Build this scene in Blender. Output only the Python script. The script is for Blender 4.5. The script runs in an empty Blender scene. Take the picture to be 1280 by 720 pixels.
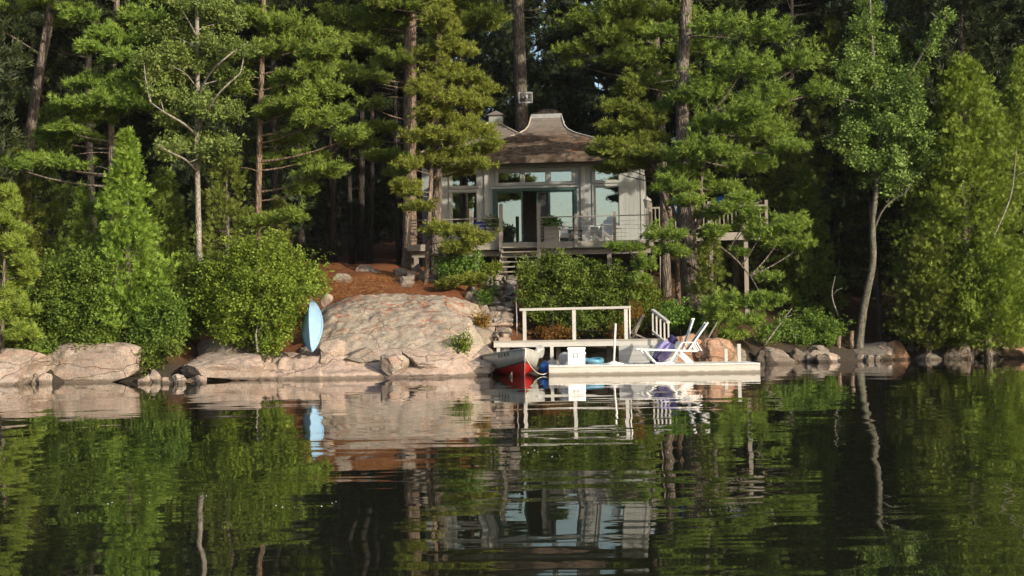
import bpy, bmesh, math, random
import numpy as np
from mathutils import Vector, Matrix, noise as mnoise

C = bpy.context.scene
COL = C.collection
R = math.radians

# ------------------------------------------------------------------ camera
F_PX, H_CAM = 1700.0, 1.25
cam_d = bpy.data.cameras.new('camera')
cam = bpy.data.objects.new('camera', cam_d)
COL.objects.link(cam)
cam_d.sensor_width = 36.0
cam_d.lens = 36.0 * F_PX / 1280.0
cam_d.clip_start, cam_d.clip_end = 0.1, 2000
TILT, ROLL = math.atan(55 / F_PX), R(-0.8)
CAM_R = Matrix.Rotation(math.pi / 2 + TILT, 3, 'X') @ Matrix.Rotation(ROLL, 3, 'Z')
cam.matrix_world = Matrix.Translation((0, 0, H_CAM)) @ CAM_R.to_4x4()
C.camera = cam

# ------------------------------------------------------------------ world and sun
SUN_EL, SUN_AZ = R(18), R(46)           # azimuth: to the right of straight behind the camera
w = bpy.data.worlds.new('World'); C.world = w; w.use_nodes = True
nt = w.node_tree; nt.nodes.clear()
sky = nt.nodes.new('ShaderNodeTexSky'); sky.sky_type = 'NISHITA'; sky.sun_disc = False
sky.sun_elevation = SUN_EL
sdir = Vector((math.sin(SUN_AZ) * math.cos(SUN_EL), -math.cos(SUN_AZ) * math.cos(SUN_EL), math.sin(SUN_EL)))
sky.sun_rotation = math.atan2(sdir.x, sdir.y)
sky.air_density, sky.dust_density, sky.ozone_density = 1.0, 2.2, 1.0
bg = nt.nodes.new('ShaderNodeBackground'); bg.inputs[1].default_value = 0.15
wo = nt.nodes.new('ShaderNodeOutputWorld')
nt.links.new(sky.outputs[0], bg.inputs[0]); nt.links.new(bg.outputs[0], wo.inputs[0])
sl = bpy.data.lights.new('sun', 'SUN'); sl.energy = 4.1; sl.angle = R(0.5); sl.color = (1.0, 0.87, 0.70)
so = bpy.data.objects.new('sun', sl); COL.objects.link(so)
so.rotation_euler = (-sdir).to_track_quat('-Z', 'Y').to_euler()
C.view_settings.view_transform = 'Standard'; C.view_settings.look = 'None'
C.view_settings.exposure = 0.5; C.view_settings.gamma = 1.0
C.render.engine = 'CYCLES'
C.cycles.max_bounces = 7; C.cycles.diffuse_bounces = 3; C.cycles.glossy_bounces = 4
C.cycles.transmission_bounces = 5; C.cycles.transparent_max_bounces = 8
C.cycles.caustics_reflective = False; C.cycles.caustics_refractive = False

# ------------------------------------------------------------------ measuring helpers
def ray(px, py):
    return CAM_R @ Vector(((px - 640) / F_PX, (360 - py) / F_PX, -1.0))
def at(px, py, Y):
    d = ray(px, py)
    return Vector((d.x * Y / d.y, Y, H_CAM + d.z * Y / d.y))
def on_z(px, py, z=0.0):
    d = ray(px, py); k = (z - H_CAM) / d.z
    return Vector((d.x * k, d.y * k, z))
def S(Y): return F_PX / Y

# ------------------------------------------------------------------ object helpers
def tag(o, label=None, cat=None, group=None, kind=None):
    if label: o['label'] = label
    if cat: o['category'] = cat
    if group: o['group'] = group
    if kind: o['kind'] = kind
    return o
def empty(name, loc, label, cat, group=None, rz=0.0):
    o = bpy.data.objects.new(name, None); COL.objects.link(o)
    o.location = loc; o.rotation_euler = (0, 0, rz); o.empty_display_size = 0.2
    return tag(o, label, cat, group)
def link(name, me, mat=None, parent=None, loc=None):
    o = bpy.data.objects.new(name, me); COL.objects.link(o)
    if mat and not me.materials: me.materials.append(mat)
    if parent: o.parent = parent
    if loc is not None: o.location = loc
    return o
def copy_tree(o, loc=None, rz=None, sc=None, label=None, parent=None):
    c = o.copy(); COL.objects.link(c)
    if parent: c.parent = parent
    if loc is not None: c.location = loc
    if rz is not None: c.rotation_euler = (0, 0, rz)
    if sc is not None: c.scale = sc if hasattr(sc, '__len__') else (sc, sc, sc)
    if label: c['label'] = label
    for ch in list(KIDS.get(o.name, [])):
        d = copy_tree(ch, parent=c)
    return c
KIDS = {}
def kids_of(root, objs): KIDS[root.name] = objs

class MB:
    """collects simple shapes and links them as one mesh object"""
    def __init__(s): s.v = []; s.f = []; s.sm = []
    def add(s, vs, fs, smooth=False):
        b = len(s.v); s.v += [tuple(v) for v in vs]
        s.f += [tuple(i + b for i in f) for f in fs]; s.sm += [smooth] * len(fs)
        return s
    def box(s, c, d, rot=None):
        c = Vector(c); hx, hy, hz = d[0] / 2, d[1] / 2, d[2] / 2
        vs = [Vector((x * hx, y * hy, z * hz)) for z in (-1, 1) for y in (-1, 1) for x in (-1, 1)]
        if rot is not None: vs = [rot @ v for v in vs]
        vs = [v + c for v in vs]
        return s.add(vs, [(0, 2, 3, 1), (4, 5, 7, 6), (0, 1, 5, 4), (2, 6, 7, 3), (0, 4, 6, 2), (1, 3, 7, 5)])
    def span(s, a, b):
        a, b = Vector(a), Vector(b)
        return s.box((a + b) / 2, [abs(b[i] - a[i]) for i in range(3)])
    def bar(s, p, q, w, h=None, up=(0, 0, 1)):
        p, q = Vector(p), Vector(q); h = h or w; d = (q - p); L = d.length; d.normalize()
        u = Vector(up)
        if abs(d.dot(u)) > 0.98: u = Vector((0, 1, 0))
        x = d.cross(u).normalized(); z = x.cross(d).normalized()
        m = Matrix((x, d, z)).transposed()
        return s.box((p + q) / 2, (w, L, h), m)
    def tube(s, pts, rad, n=8, cap=True, jit=0.0, rng=None):
        pts = [Vector(p) for p in pts]
        if not hasattr(rad, '__len__'): rad = [rad] * len(pts)
        vs = []; ref = None
        for i, p in enumerate(pts):
            t = (pts[min(i + 1, len(pts) - 1)] - pts[max(i - 1, 0)])
            if t.length < 1e-9: t = Vector((0, 0, 1))
            t.normalize()
            if ref is None:
                ref = Vector((1, 0, 0)) if abs(t.x) < 0.8 else Vector((0, 1, 0))
            x = (ref - t * ref.dot(t)).normalized(); y = t.cross(x); ref = x
            for k in range(n):
                a = 2 * math.pi * k / n; r = rad[i]
                if jit and rng: r *= 1 + rng.uniform(-jit, jit)
                vs.append(p + x * (math.cos(a) * r) + y * (math.sin(a) * r))
        fs = []
        for i in range(len(pts) - 1):
            for k in range(n):
                a, b = i * n + k, i * n + (k + 1) % n
                fs.append((a, b, b + n, a + n))
        if cap:
            fs.append(tuple(range(n - 1, -1, -1))); fs.append(tuple(range(len(vs) - n, len(vs))))
        return s.add(vs, fs, True)
    def lathe(s, prof, n=16, o=(0, 0, 0)):
        o = Vector(o); vs = []
        for r, z in prof:
            for k in range(n):
                a = 2 * math.pi * k / n
                vs.append(o + Vector((r * math.cos(a), r * math.sin(a), z)))
        fs = [(i * n + k, i * n + (k + 1) % n, (i + 1) * n + (k + 1) % n, (i + 1) * n + k)
              for i in range(len(prof) - 1) for k in range(n)]
        fs.append(tuple(range(n - 1, -1, -1))); fs.append(tuple(range(len(vs) - n, len(vs))))
        return s.add(vs, fs, True)
    def prism(s, poly, a, b):
        """poly of 2-D (x, z) points extruded along y from a to b"""
        n = len(poly)
        vs = [(x, a, z) for x, z in poly] + [(x, b, z) for x, z in poly]
        fs = [tuple(range(n)), tuple(range(2 * n - 1, n - 1, -1))]
        fs += [(i, i + n, (i + 1) % n + n, (i + 1) % n) for i in range(n)]
        return s.add(vs, fs)
    def grid(s, rows, smooth=True):
        n = len(rows[0]); vs = [v for r in rows for v in r]
        fs = [(i * n + k, i * n + k + 1, (i + 1) * n + k + 1, (i + 1) * n + k)
              for i in range(len(rows) - 1) for k in range(n - 1)]
        return s.add(vs, fs, smooth)
    def mesh(s, name, off=None):
        me = bpy.data.meshes.new(name)
        v = s.v if off is None else [(a - off[0], b - off[1], c - off[2]) for a, b, c in s.v]
        me.from_pydata(v, [], s.f)
        me.polygons.foreach_set('use_smooth', s.sm); me.update()
        return me
    def build(s, name, mat, parent=None, off=None, bevel=0.0, fix=False):
        me = s.mesh(name, off)
        if fix or bevel:
            bm = bmesh.new(); bm.from_mesh(me)
            bmesh.ops.recalc_face_normals(bm, faces=bm.faces)
            if bevel:
                bmesh.ops.bevel(bm, geom=[e for e in bm.edges if len(e.link_faces) == 2 and e.calc_face_angle(0) > 0.6],
                                offset=bevel, segments=1, affect='EDGES', clamp_overlap=True)
            bm.to_mesh(me); bm.free()
        return link(name, me, mat, parent)

def np_mesh(name, V, Fc, smooth=False):
    me = bpy.data.meshes.new(name)
    V = np.ascontiguousarray(V, dtype=np.float32); Fc = np.ascontiguousarray(Fc, dtype=np.int32)
    n = Fc.shape[1]
    me.vertices.add(len(V)); me.vertices.foreach_set('co', V.ravel())
    me.loops.add(Fc.size); me.loops.foreach_set('vertex_index', Fc.ravel())
    me.polygons.add(len(Fc))
    me.polygons.foreach_set('loop_start', np.arange(0, Fc.size, n, dtype=np.int32))
    me.polygons.foreach_set('loop_total', np.full(len(Fc), n, dtype=np.int32))
    if smooth: me.polygons.foreach_set('use_smooth', np.ones(len(Fc), dtype=bool))
    me.update(calc_edges=True)
    return me

# ------------------------------------------------------------------ materials
class NT:
    def __init__(s, name):
        s.m = bpy.data.materials.new(name); s.m.use_nodes = True
        s.t = s.m.node_tree; s.t.nodes.clear()
        s.out = s.t.nodes.new('ShaderNodeOutputMaterial')
    def n(s, typ, **kw):
        x = s.t.nodes.new('ShaderNode' + typ)
        for k, v in kw.items():
            if k.startswith('i_'):
                key = k[2:]; key = int(key) if key.isdigit() else key.replace('_', ' ')
                s.put(x.inputs[key], v)
            else: setattr(x, k, v)
        return x
    def put(s, sock, v):
        if isinstance(v, bpy.types.NodeSocket): s.t.links.new(v, sock)
        elif hasattr(v, '__len__') and len(v) == 3 and sock.type == 'RGBA': sock.default_value = (*v, 1)
        else: sock.default_value = v
    def coord(s, kind='Object', scale=(1, 1, 1), rot=(0, 0, 0)):
        if kind == 'Position': o = s.n('NewGeometry').outputs['Position']
        else: o = s.n('TexCoord').outputs[kind]
        return s.n('Mapping', i_Vector=o, i_Scale=scale, i_Rotation=rot).outputs[0]
    def noise(s, vec, scale, detail=5, rough=0.6, dist=0.0):
        return s.n('TexNoise', i_Vector=vec, i_Scale=scale, i_Detail=detail, i_Roughness=rough, i_Distortion=dist).outputs['Fac']
    def ramp(s, fac, stops):
        x = s.n('ValToRGB', i_Fac=fac); e = x.color_ramp.elements
        while len(e) < len(stops): e.new(0.5)
        for el, (p, c) in zip(e, stops):
            el.position = p; el.color = (*c, 1) if hasattr(c, '__len__') else (c, c, c, 1)
        return x.outputs[0]
    def mix(s, fac, a, b, mode='MIX'):
        x = s.n('Mix', data_type='RGBA', blend_type=mode)
        s.put(x.inputs[0], fac); s.put(x.inputs[6], a); s.put(x.inputs[7], b)
        return x.outputs[2]
    def math(s, op, a, b=0.5):
        x = s.n('Math', operation=op); s.put(x.inputs[0], a); s.put(x.inputs[1], b); return x.outputs[0]
    def bump(s, h, strength=0.5, dist=0.02, nrm=None):
        x = s.n('Bump', i_Height=h, i_Strength=strength, i_Distance=dist)
        if nrm: s.put(x.inputs['Normal'], nrm)
        return x.outputs[0]
    def principled(s, col, rough=0.7, spec=0.3, metal=0.0, nrm=None, **kw):
        p = s.n('BsdfPrincipled')
        s.put(p.inputs['Base Color'], col); s.put(p.inputs['Roughness'], rough)
        s.put(p.inputs['Specular IOR Level'], spec); s.put(p.inputs['Metallic'], metal)
        if nrm: s.put(p.inputs['Normal'], nrm)
        for k, v in kw.items(): s.put(p.inputs[k.replace('_', ' ')], v)
        return p.outputs[0]
    def done(s, sh):
        s.t.links.new(sh, s.out.inputs[0]); return s.m

def mat_plain(name, col, rough=0.6, spec=0.3, metal=0.0, var=0.18, scale=6.0, bump=0.15):
    n = NT(name); co = n.coord('Object')
    f = n.noise(co, scale, 6, 0.65)
    d = tuple(c * (1 - var) for c in col); l = tuple(min(1, c * (1 + var)) for c in col)
    c = n.ramp(f, [(0.3, d), (0.7, l)])
    nr = n.bump(n.noise(co, scale * 6, 4), bump, 0.01)
    return n.done(n.principled(c, rough, spec, metal, nr))

def mat_wood(name, col, col2, stretch=(1, 1, 1), rough=0.8, stain=0.35, scale=7.0):
    n = NT(name); co = n.coord('Object', stretch)
    g = n.noise(co, scale, 8, 0.7, 0.4)
    c = n.ramp(g, [(0.25, col2), (0.5, col), (0.8, tuple(min(1, x * 1.18) for x in col))])
    s = n.noise(n.coord('Object'), 1.3, 5, 0.6)
    c = n.mix(n.ramp(s, [(0.45, 0.0), (0.75, stain)]), c, tuple(x * 0.6 for x in col2))
    ri = n.n('ObjectInfo').outputs['Random']
    c = n.mix(0.35, c, n.ramp(ri, [(0.0, tuple(x * .72 for x in col)), (1.0, tuple(min(1, x * 1.2) for x in col))]))
    return n.done(n.principled(c, rough, 0.25, 0, n.bump(g, 0.35, 0.01)))

def mat_leaf(name, dark, mid, light, transl=0.28, patch=0.9, rough=0.55, tcol=None):
    n = NT(name)
    isl = n.n('NewGeometry').outputs['Random Per Island']
    big = n.noise(n.coord('Object'), patch, 3, 0.5)
    f = n.math('ADD', n.math('MULTIPLY', isl, 0.62), n.math('MULTIPLY', big, 0.55))
    c = n.ramp(f, [(0.22, dark), (0.55, mid), (0.92, light)])
    ri = n.n('ObjectInfo').outputs['Random']
    hs = n.n('HueSaturation', i_Color=c, i_Hue=n.math('ADD', n.math('MULTIPLY', ri, 0.03), 0.485),
             i_Value=n.math('ADD', n.math('MULTIPLY', ri, 0.35), 0.82)).outputs[0]
    p = n.principled(hs, rough, 0.25)
    t = n.n('BsdfTranslucent', i_Color=n.mix(1.0, hs, tcol or (1.0, 1.0, 0.55), 'MULTIPLY')).outputs[0]
    mx = n.n('MixShader', i_Fac=transl); n.put(mx.inputs[1], p); n.put(mx.inputs[2], t)
    return n.done(mx.outputs[0])

def mat_bark(name, col, dark, light, scale=5.0, zs=0.25, bump=1.0):
    n = NT(name); co = n.coord('Object', (1, 1, zs))
    v = n.n('TexVoronoi', feature='DISTANCE_TO_EDGE', i_Vector=n.mix(0.12, co, n.n('TexNoise', i_Vector=co, i_Scale=9.0).outputs['Color']), i_Scale=scale * 2.2).outputs['Distance']
    f = n.noise(co, scale, 8, 0.7)
    c = n.ramp(f, [(0.28, dark), (0.5, col), (0.74, light)])
    crack = n.ramp(v, [(0.0, 0.45), (0.16, 1.0)])
    c = n.mix(1.0, c, crack, 'MULTIPLY')
    h = n.math('ADD', n.ramp(v, [(0.0, 0.0), (0.25, 1.0)]), n.math('MULTIPLY', f, 0.5))
    return n.done(n.principled(c, 0.9, 0.15, 0, n.bump(h, bump, 0.03)))

def mat_rock(name, base, light, dark, lichen=0.4, crack=0.5, pink=0.5, needles=0.0, scale=1.0):
    n = NT(name); co = n.coord('Position', (scale,) * 3)
    f1 = n.noise(co, 1.1, 8, 0.65, 0.3); f2 = n.noise(co, 9.0, 8, 0.75); sp = n.noise(co, 38.0, 4, 0.85)
    c = n.ramp(f1, [(0.3, dark), (0.5, base), (0.72, light)])
    c = n.mix(n.ramp(f2, [(0.35, 0.0), (0.75, 0.55)]), c, tuple(min(1, x * 1.25) for x in light))
    pk = n.noise(n.coord('Position', (0.6, 0.6, 2.2)), 2.2, 6, 0.7, 0.6)
    c = n.mix(n.ramp(pk, [(0.45, 0.0), (0.62, pink)]), c, (base[0] * 1.25, base[1] * 0.86, base[2] * 0.72))
    c = n.mix(n.ramp(sp, [(0.40, 0.7), (0.5, 0.0)]), c, tuple(x * 0.35 for x in dark))
    c = n.mix(n.ramp(n.noise(co, 3.3, 7, 0.75), [(0.53, 0.0), (0.63, lichen)]), c, (0.17, 0.185, 0.14))
    c = n.mix(n.ramp(n.noise(co, 5.1, 6, 0.8, 0.5), [(0.55, 0.0), (0.62, lichen * 0.9)]), c, (0.085, 0.085, 0.075))
    z = n.n('SeparateXYZ', i_0=n.n('NewGeometry').outputs['Position']).outputs[2]
    if needles:
        zq = n.math('ADD', z, n.math('MULTIPLY', n.noise(co, 1.2, 5), 0.5))
        pinkc = n.ramp(f2, [(0.3, (0.36, 0.25, 0.205)), (0.7, (0.52, 0.40, 0.34))])
        c = n.mix(n.n('MapRange', i_Value=zq, i_1=0.85, i_2=1.15, i_3=0.6, i_4=0.0).outputs[0], c, pinkc)
    wv = n.n('TexVoronoi', feature='DISTANCE_TO_EDGE', i_Vector=n.mix(0.3, n.coord('Position', (0.45, 0.45, 1.3)), n.n('TexNoise', i_Vector=co, i_Scale=1.6, i_Detail=6.0).outputs['Color']), i_Scale=1.5).outputs['Distance']
    cr = n.ramp(wv, [(0.0, 1.0), (0.018, 0.0)])
    c = n.mix(n.math('MULTIPLY', n.math('MULTIPLY', cr, crack), n.ramp(n.noise(co, 0.9, 4), [(0.36, 0.0), (0.52, 1.0)])), c, (0.075, 0.06, 0.05))
    st = n.ramp(n.noise(n.coord('Position', (0.5, 0.5, 3.2)), 2.6, 8, 0.8, 1.2), [(0.47, 0.0), (0.5, 0.55), (0.53, 0.0)])
    c = n.mix(st, c, tuple(x * .45 for x in dark))
    # damp band just above the water
    z = n.n('SeparateXYZ', i_0=n.n('NewGeometry').outputs['Position']).outputs[2]
    wz = n.math('ADD', z, n.math('MULTIPLY', n.noise(co, 4.0, 4), -0.12))
    c = n.mix(n.ramp(wz, [(0.0, 0.75), (0.05, 0.0)]), c, (0.075, 0.06, 0.045))
    if needles:
        up = n.n('SeparateXYZ', i_0=n.n('NewGeometry').outputs['Normal']).outputs[2]
        k = n.math('MULTIPLY', n.ramp(n.noise(co, 2.2, 7, 0.75, 0.8), [(0.53, 0.0), (0.58, 1.0)]), n.ramp(up, [(0.55, 0.0), (0.85, needles)]))
        zz = n.ramp(z, [(0.9 / 4, 0.0), (1.6 / 4, 1.0)])
        zr = n.math('DIVIDE', z, 4.0)
        zz = n.ramp(zr, [(0.22, 0.2), (0.52, 1.0)])
        c = n.mix(n.math('MULTIPLY', k, zz), c, (0.27, 0.085, 0.03))
    h = n.math('ADD', n.math('ADD', f2, n.math('MULTIPLY', sp, 0.25)), n.math('MULTIPLY', cr, -0.9))
    return n.done(n.principled(c, 0.85, 0.22, 0, n.bump(h, 0.8, 0.035)))

M = {}
M['granite'] = mat_rock('pink_granite', (0.36, 0.295, 0.245), (0.50, 0.425, 0.36), (0.22, 0.18, 0.15), 0.5, 0.5, 0.4)
M['granite_dome'] = mat_rock('grey_granite', (0.375, 0.325, 0.26), (0.485, 0.43, 0.35), (0.25, 0.215, 0.17), 0.6, 0.4, 0.2, needles=0.85)
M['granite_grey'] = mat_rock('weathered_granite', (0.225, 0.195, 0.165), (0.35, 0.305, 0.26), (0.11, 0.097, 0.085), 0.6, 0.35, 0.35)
M['granite_sunglow'] = mat_rock('sunglow_granite', (0.40, 0.25, 0.16), (0.50, 0.34, 0.23), (0.25, 0.15, 0.1), 0.25, 0.5, 0.4)  # orange glow of the low sun is painted into this granite colour
M['step_stone'] = mat_rock('step_granite', (0.26, 0.23, 0.20), (0.38, 0.34, 0.30), (0.15, 0.13, 0.11), 0.5, 0.2, 0.3)

def mat_ground():
    n = NT('pine_needle_ground'); co = n.coord('Position')
    f = n.noise(co, 0.8, 7, 0.7); g = n.noise(co, 16, 6, 0.8)
    c = n.ramp(g, [(0.3, (0.09, 0.04, 0.02)), (0.55, (0.20, 0.078, 0.035)), (0.8, (0.28, 0.13, 0.065))])
    c = n.mix(n.ramp(f, [(0.55, 0.0), (0.68, 0.75)]), c, (0.055, 0.045, 0.028))
    z = n.n('SeparateXYZ', i_0=n.n('NewGeometry').outputs['Position']).outputs[2]
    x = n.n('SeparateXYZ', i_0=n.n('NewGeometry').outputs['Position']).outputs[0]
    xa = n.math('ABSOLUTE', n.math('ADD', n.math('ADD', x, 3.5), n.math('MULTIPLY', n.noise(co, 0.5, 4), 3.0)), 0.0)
    outer_tone = n.ramp(n.noise(co, 2.5, 6, 0.7), [(0.35, (0.035, 0.03, 0.018)), (0.6, (0.075, 0.045, 0.022)), (0.75, (0.17, 0.07, 0.03))])
    c = n.mix(n.n('MapRange', i_Value=xa, i_1=4.3, i_2=6.3).outputs[0], c, outer_tone)  # ground colour turns darker to either side of the outcrop
    c = n.mix(n.n('MapRange', i_Value=z, i_1=0.35, i_2=0.9, i_3=1.0, i_4=0.0).outputs[0], c, n.ramp(g, [(0.3, (0.03, 0.027, 0.02)), (0.7, (0.085, 0.07, 0.055))]))
    return n.done(n.principled(c, 0.95, 0.1, 0, n.bump(g, 0.9, 0.05)))
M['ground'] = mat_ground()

def mat_water():
    n = NT('lake_water')
    P = n.n('NewGeometry').outputs['Position']
    sep = n.n('SeparateXYZ', i_0=P)
    def nz(sx, sy, detail, rough=0.5, dist=0.0, rot=0.0):
        v = n.n('Mapping', i_Vector=P, i_Scale=(sx, sy, 1), i_Rotation=(0, 0, rot)).outputs[0]
        return n.noise(v, 1.0, detail, rough, dist)
    swell = nz(0.22, 0.75, 2, 0.4, 0.2, 0.06)
    side = nz(1.1, 0.55, 1, 0.3, 0.0, -0.3)
    rip = nz(0.42, 1.7, 2, 0.4, 0.3, -0.08)
    fine = nz(1.8, 6.5, 1, 0.4, 0.0, 0.03)
    # patches of breeze decide where the fine ripples live
    patch = n.ramp(nz(0.06, 0.16, 3, 0.5), [(0.42, 0.06), (0.62, 1.0)])
    h = n.math('ADD', n.math('MULTIPLY', swell, 0.0095), n.math('MULTIPLY', side, 0.0150))
    h = n.math('ADD', h, n.math('MULTIPLY', n.math('MULTIPLY', rip, 0.0095), patch))
    h = n.math('ADD', h, n.math('MULTIPLY', n.math('MULTIPLY', fine, 0.0003), patch))
    # the lee of the shore is calmer than open water
    calm = n.n('MapRange', i_Value=sep.outputs[1], i_1=5.0, i_2=38.0, i_3=1.0, i_4=0.36).outputs[0]
    h = n.math('MULTIPLY', h, calm)
    b = n.n('Bump', i_Height=h, i_Strength=1.0, i_Distance=1.0).outputs[0]
    return n.done(n.principled((0.012, 0.014, 0.008), 0.015, 0.5, 0, b, IOR=1.333))
M['water'] = mat_water()

M['pine'] = mat_leaf('pine_needles', (0.081, 0.136, 0.028), (0.179, 0.261, 0.044), (0.331, 0.404, 0.075), 0.30)
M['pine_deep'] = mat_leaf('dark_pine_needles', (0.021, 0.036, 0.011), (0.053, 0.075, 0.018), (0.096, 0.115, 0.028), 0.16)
M['cedar'] = mat_leaf('cedar_sprays', (0.074, 0.121, 0.016), (0.166, 0.247, 0.030), (0.285, 0.348, 0.052), 0.30)
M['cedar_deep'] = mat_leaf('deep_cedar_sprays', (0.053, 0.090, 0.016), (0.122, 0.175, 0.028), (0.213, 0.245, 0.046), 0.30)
M['leaf'] = mat_leaf('broad_leaves', (0.053, 0.105, 0.016), (0.118, 0.205, 0.030), (0.213, 0.300, 0.052), 0.32, rough=0.6)
M['leaf_pale'] = mat_leaf('pale_leaves', (0.083, 0.141, 0.034), (0.170, 0.258, 0.057), (0.276, 0.353, 0.098), 0.34, rough=0.62)
M['leaf_yellow'] = mat_leaf('yellow_green_leaves', (0.080, 0.125, 0.014), (0.166, 0.240, 0.028), (0.278, 0.330, 0.048), 0.34, rough=0.62)
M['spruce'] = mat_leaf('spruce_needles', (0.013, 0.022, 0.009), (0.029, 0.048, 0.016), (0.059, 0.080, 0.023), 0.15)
M['pine_bright'] = mat_leaf('fresh_pine_needles', (0.105, 0.165, 0.030), (0.225, 0.310, 0.050), (0.40, 0.46, 0.085), 0.34)
M['fern'] = mat_leaf('rusty_fern', (0.16, 0.06, 0.015), (0.24, 0.11, 0.02), (0.16, 0.15, 0.03), 0.25)
M['litter'] = mat_leaf('fallen_needles', (0.11, 0.04, 0.018), (0.20, 0.075, 0.03), (0.30, 0.14, 0.06), 0.1)
M['bark_pine'] = mat_bark('pine_bark', (0.165, 0.14, 0.115), (0.07, 0.058, 0.047), (0.27, 0.235, 0.20))
M['bark_warm'] = mat_bark('warm_pine_bark', (0.255, 0.19, 0.14), (0.115, 0.08, 0.058), (0.38, 0.30, 0.235), 7.0)
M['bark_grey'] = mat_bark('grey_smooth_bark', (0.30, 0.275, 0.235), (0.16, 0.145, 0.12), (0.44, 0.41, 0.36), 9.0, 0.5, 0.5)
M['bark_maple'] = mat_bark('maple_bark', (0.16, 0.155, 0.12), (0.075, 0.07, 0.055), (0.29, 0.29, 0.235), 8.0, 0.4, 0.6)
M['bark_dark'] = mat_bark('dark_bark', (0.05, 0.044, 0.038), (0.024, 0.02, 0.018), (0.09, 0.08, 0.07))

M['siding'] = None
def mat_siding():
    n = NT('weathered_siding'); co = n.coord('Object')
    g = n.noise(n.coord('Object', (6, 6, 0.5)), 3, 7, 0.7)
    c = n.ramp(g, [(0.3, (0.265, 0.29, 0.28)), (0.55, (0.325, 0.352, 0.343)), (0.8, (0.38, 0.41, 0.397))])
    s = n.noise(n.coord('Object', (1, 1, 0.4)), 0.9, 5)
    c = n.mix(n.ramp(s, [(0.5, 0.0), (0.75, 0.35)]), c, (0.26, 0.265, 0.25))
    wv = n.n('TexWave', wave_type='BANDS', bands_direction='X', i_Vector=co, i_Scale=1.9, i_Distortion=0.0).outputs['Fac']
    gr = n.ramp(wv, [(0.0, 0.0), (0.035, 1.0)])
    c = n.mix(n.math('MULTIPLY', n.math('SUBTRACT', 1.0, gr), 0.35), c, (0.09, 0.085, 0.075))
    return n.done(n.principled(c, 0.85, 0.2, 0, n.bump(gr, 0.5, 0.008)))
M['siding'] = mat_siding()
M['trim'] = mat_wood('weathered_trim', (0.36, 0.372, 0.357), (0.27, 0.28, 0.265), (3, 3, 0.6))
M['deckwood'] = mat_wood('grey_deck_wood', (0.31, 0.29, 0.25), (0.19, 0.175, 0.15), (0.5, 3, 3))
M['postwood'] = mat_wood('grey_post_wood', (0.27, 0.245, 0.215), (0.15, 0.135, 0.115), (3, 3, 0.5))
M['dockpaint'] = mat_wood('faded_dock_boards', (0.47, 0.465, 0.435), (0.34, 0.335, 0.31), (0.5, 3, 3), 0.75, 0.3)
M['skirt'] = mat_wood('grey_painted_boards', (0.36, 0.37, 0.37), (0.28, 0.285, 0.28), (0.4, 3, 4), 0.7, 0.25)
def mat_float():
    n = NT('dock_float_side'); co = n.coord('Object')
    g = n.noise(n.coord('Object', (0.5, 1, 3)), 5, 7, 0.7)
    c = n.ramp(g, [(0.3, (0.46, 0.445, 0.41)), (0.7, (0.58, 0.565, 0.525))])
    z = n.n('SeparateXYZ', i_0=n.n('NewGeometry').outputs['Position']).outputs[2]
    wz = n.math('ADD', z, n.math('MULTIPLY', n.noise(n.coord('Position', (2, 2, 2)), 2.5, 5, 0.7), -0.09))
    c = n.mix(n.ramp(wz, [(0.0, 0.8), (0.045, 0.0)]), c, (0.16, 0.135, 0.10))
    return n.done(n.principled(c, 0.75, 0.25, 0, n.bump(g, 0.3, 0.008)))
M['floatside'] = mat_float()
M['white'] = mat_plain('white_paint', (0.74, 0.73, 0.70), 0.5, 0.4, var=0.07)
M['whiteplastic'] = mat_plain('white_plastic', (0.82, 0.82, 0.80), 0.35, 0.5, var=0.05, scale=3)
M['greyplastic'] = mat_plain('grey_plastic', (0.35, 0.36, 0.36), 0.4, 0.4, var=0.1)
M['sling'] = mat_plain('grey_sling_fabric', (0.20, 0.215, 0.23), 0.8, 0.2, scale=20)
M['green_frame'] = mat_plain('dark_green_frame', (0.035, 0.075, 0.065), 0.45, 0.4)
M['alu'] = mat_plain('dull_aluminium', (0.42, 0.42, 0.39), 0.5, 0.5, 0.12, var=0.2, scale=4)
M['alu_in'] = mat_plain('boat_inside_paint', (0.45, 0.44, 0.40), 0.6, 0.4, 0.1)
M['red'] = mat_plain('red_hull_paint', (0.52, 0.02, 0.018), 0.45, 0.4, var=0.2, scale=5)
M['blue_hull'] = mat_plain('pale_blue_hull', (0.27, 0.44, 0.62), 0.4, 0.45, var=0.08, scale=3)
M['blue_rim'] = mat_plain('steel_blue_gunwale', (0.13, 0.26, 0.38), 0.5, 0.4)
M['blue'] = mat_plain('bright_blue_cover', (0.015, 0.085, 0.33), 0.6, 0.3, var=0.25)
M['tarp'] = mat_plain('blue_tarpaulin', (0.012, 0.085, 0.24), 0.6, 0.3, var=0.25, scale=3, bump=0.5)
M['navy'] = mat_plain('navy_cloth', (0.04, 0.055, 0.24), 0.85, 0.1, var=0.3)
M['purple'] = mat_plain('purple_canvas', (0.27, 0.25, 0.50), 0.8, 0.2, var=0.25, scale=8, bump=0.5)
M['purple_dark'] = mat_plain('dark_purple_webbing', (0.045, 0.04, 0.12), 0.8, 0.2)
M['cyan'] = mat_plain('turquoise_vinyl', (0.07, 0.22, 0.32), 0.35, 0.5)
M['rope'] = mat_plain('pale_rope', (0.48, 0.44, 0.36), 0.9, 0.1)
M['dark'] = mat_plain('dark_metal', (0.035, 0.035, 0.035), 0.55, 0.4)
M['steel'] = mat_plain('galvanised_steel', (0.40, 0.41, 0.41), 0.45, 0.5, 0.5)
M['interior'] = mat_plain('dim_room_paint', (0.34, 0.32, 0.29), 0.9, 0.1)
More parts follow.
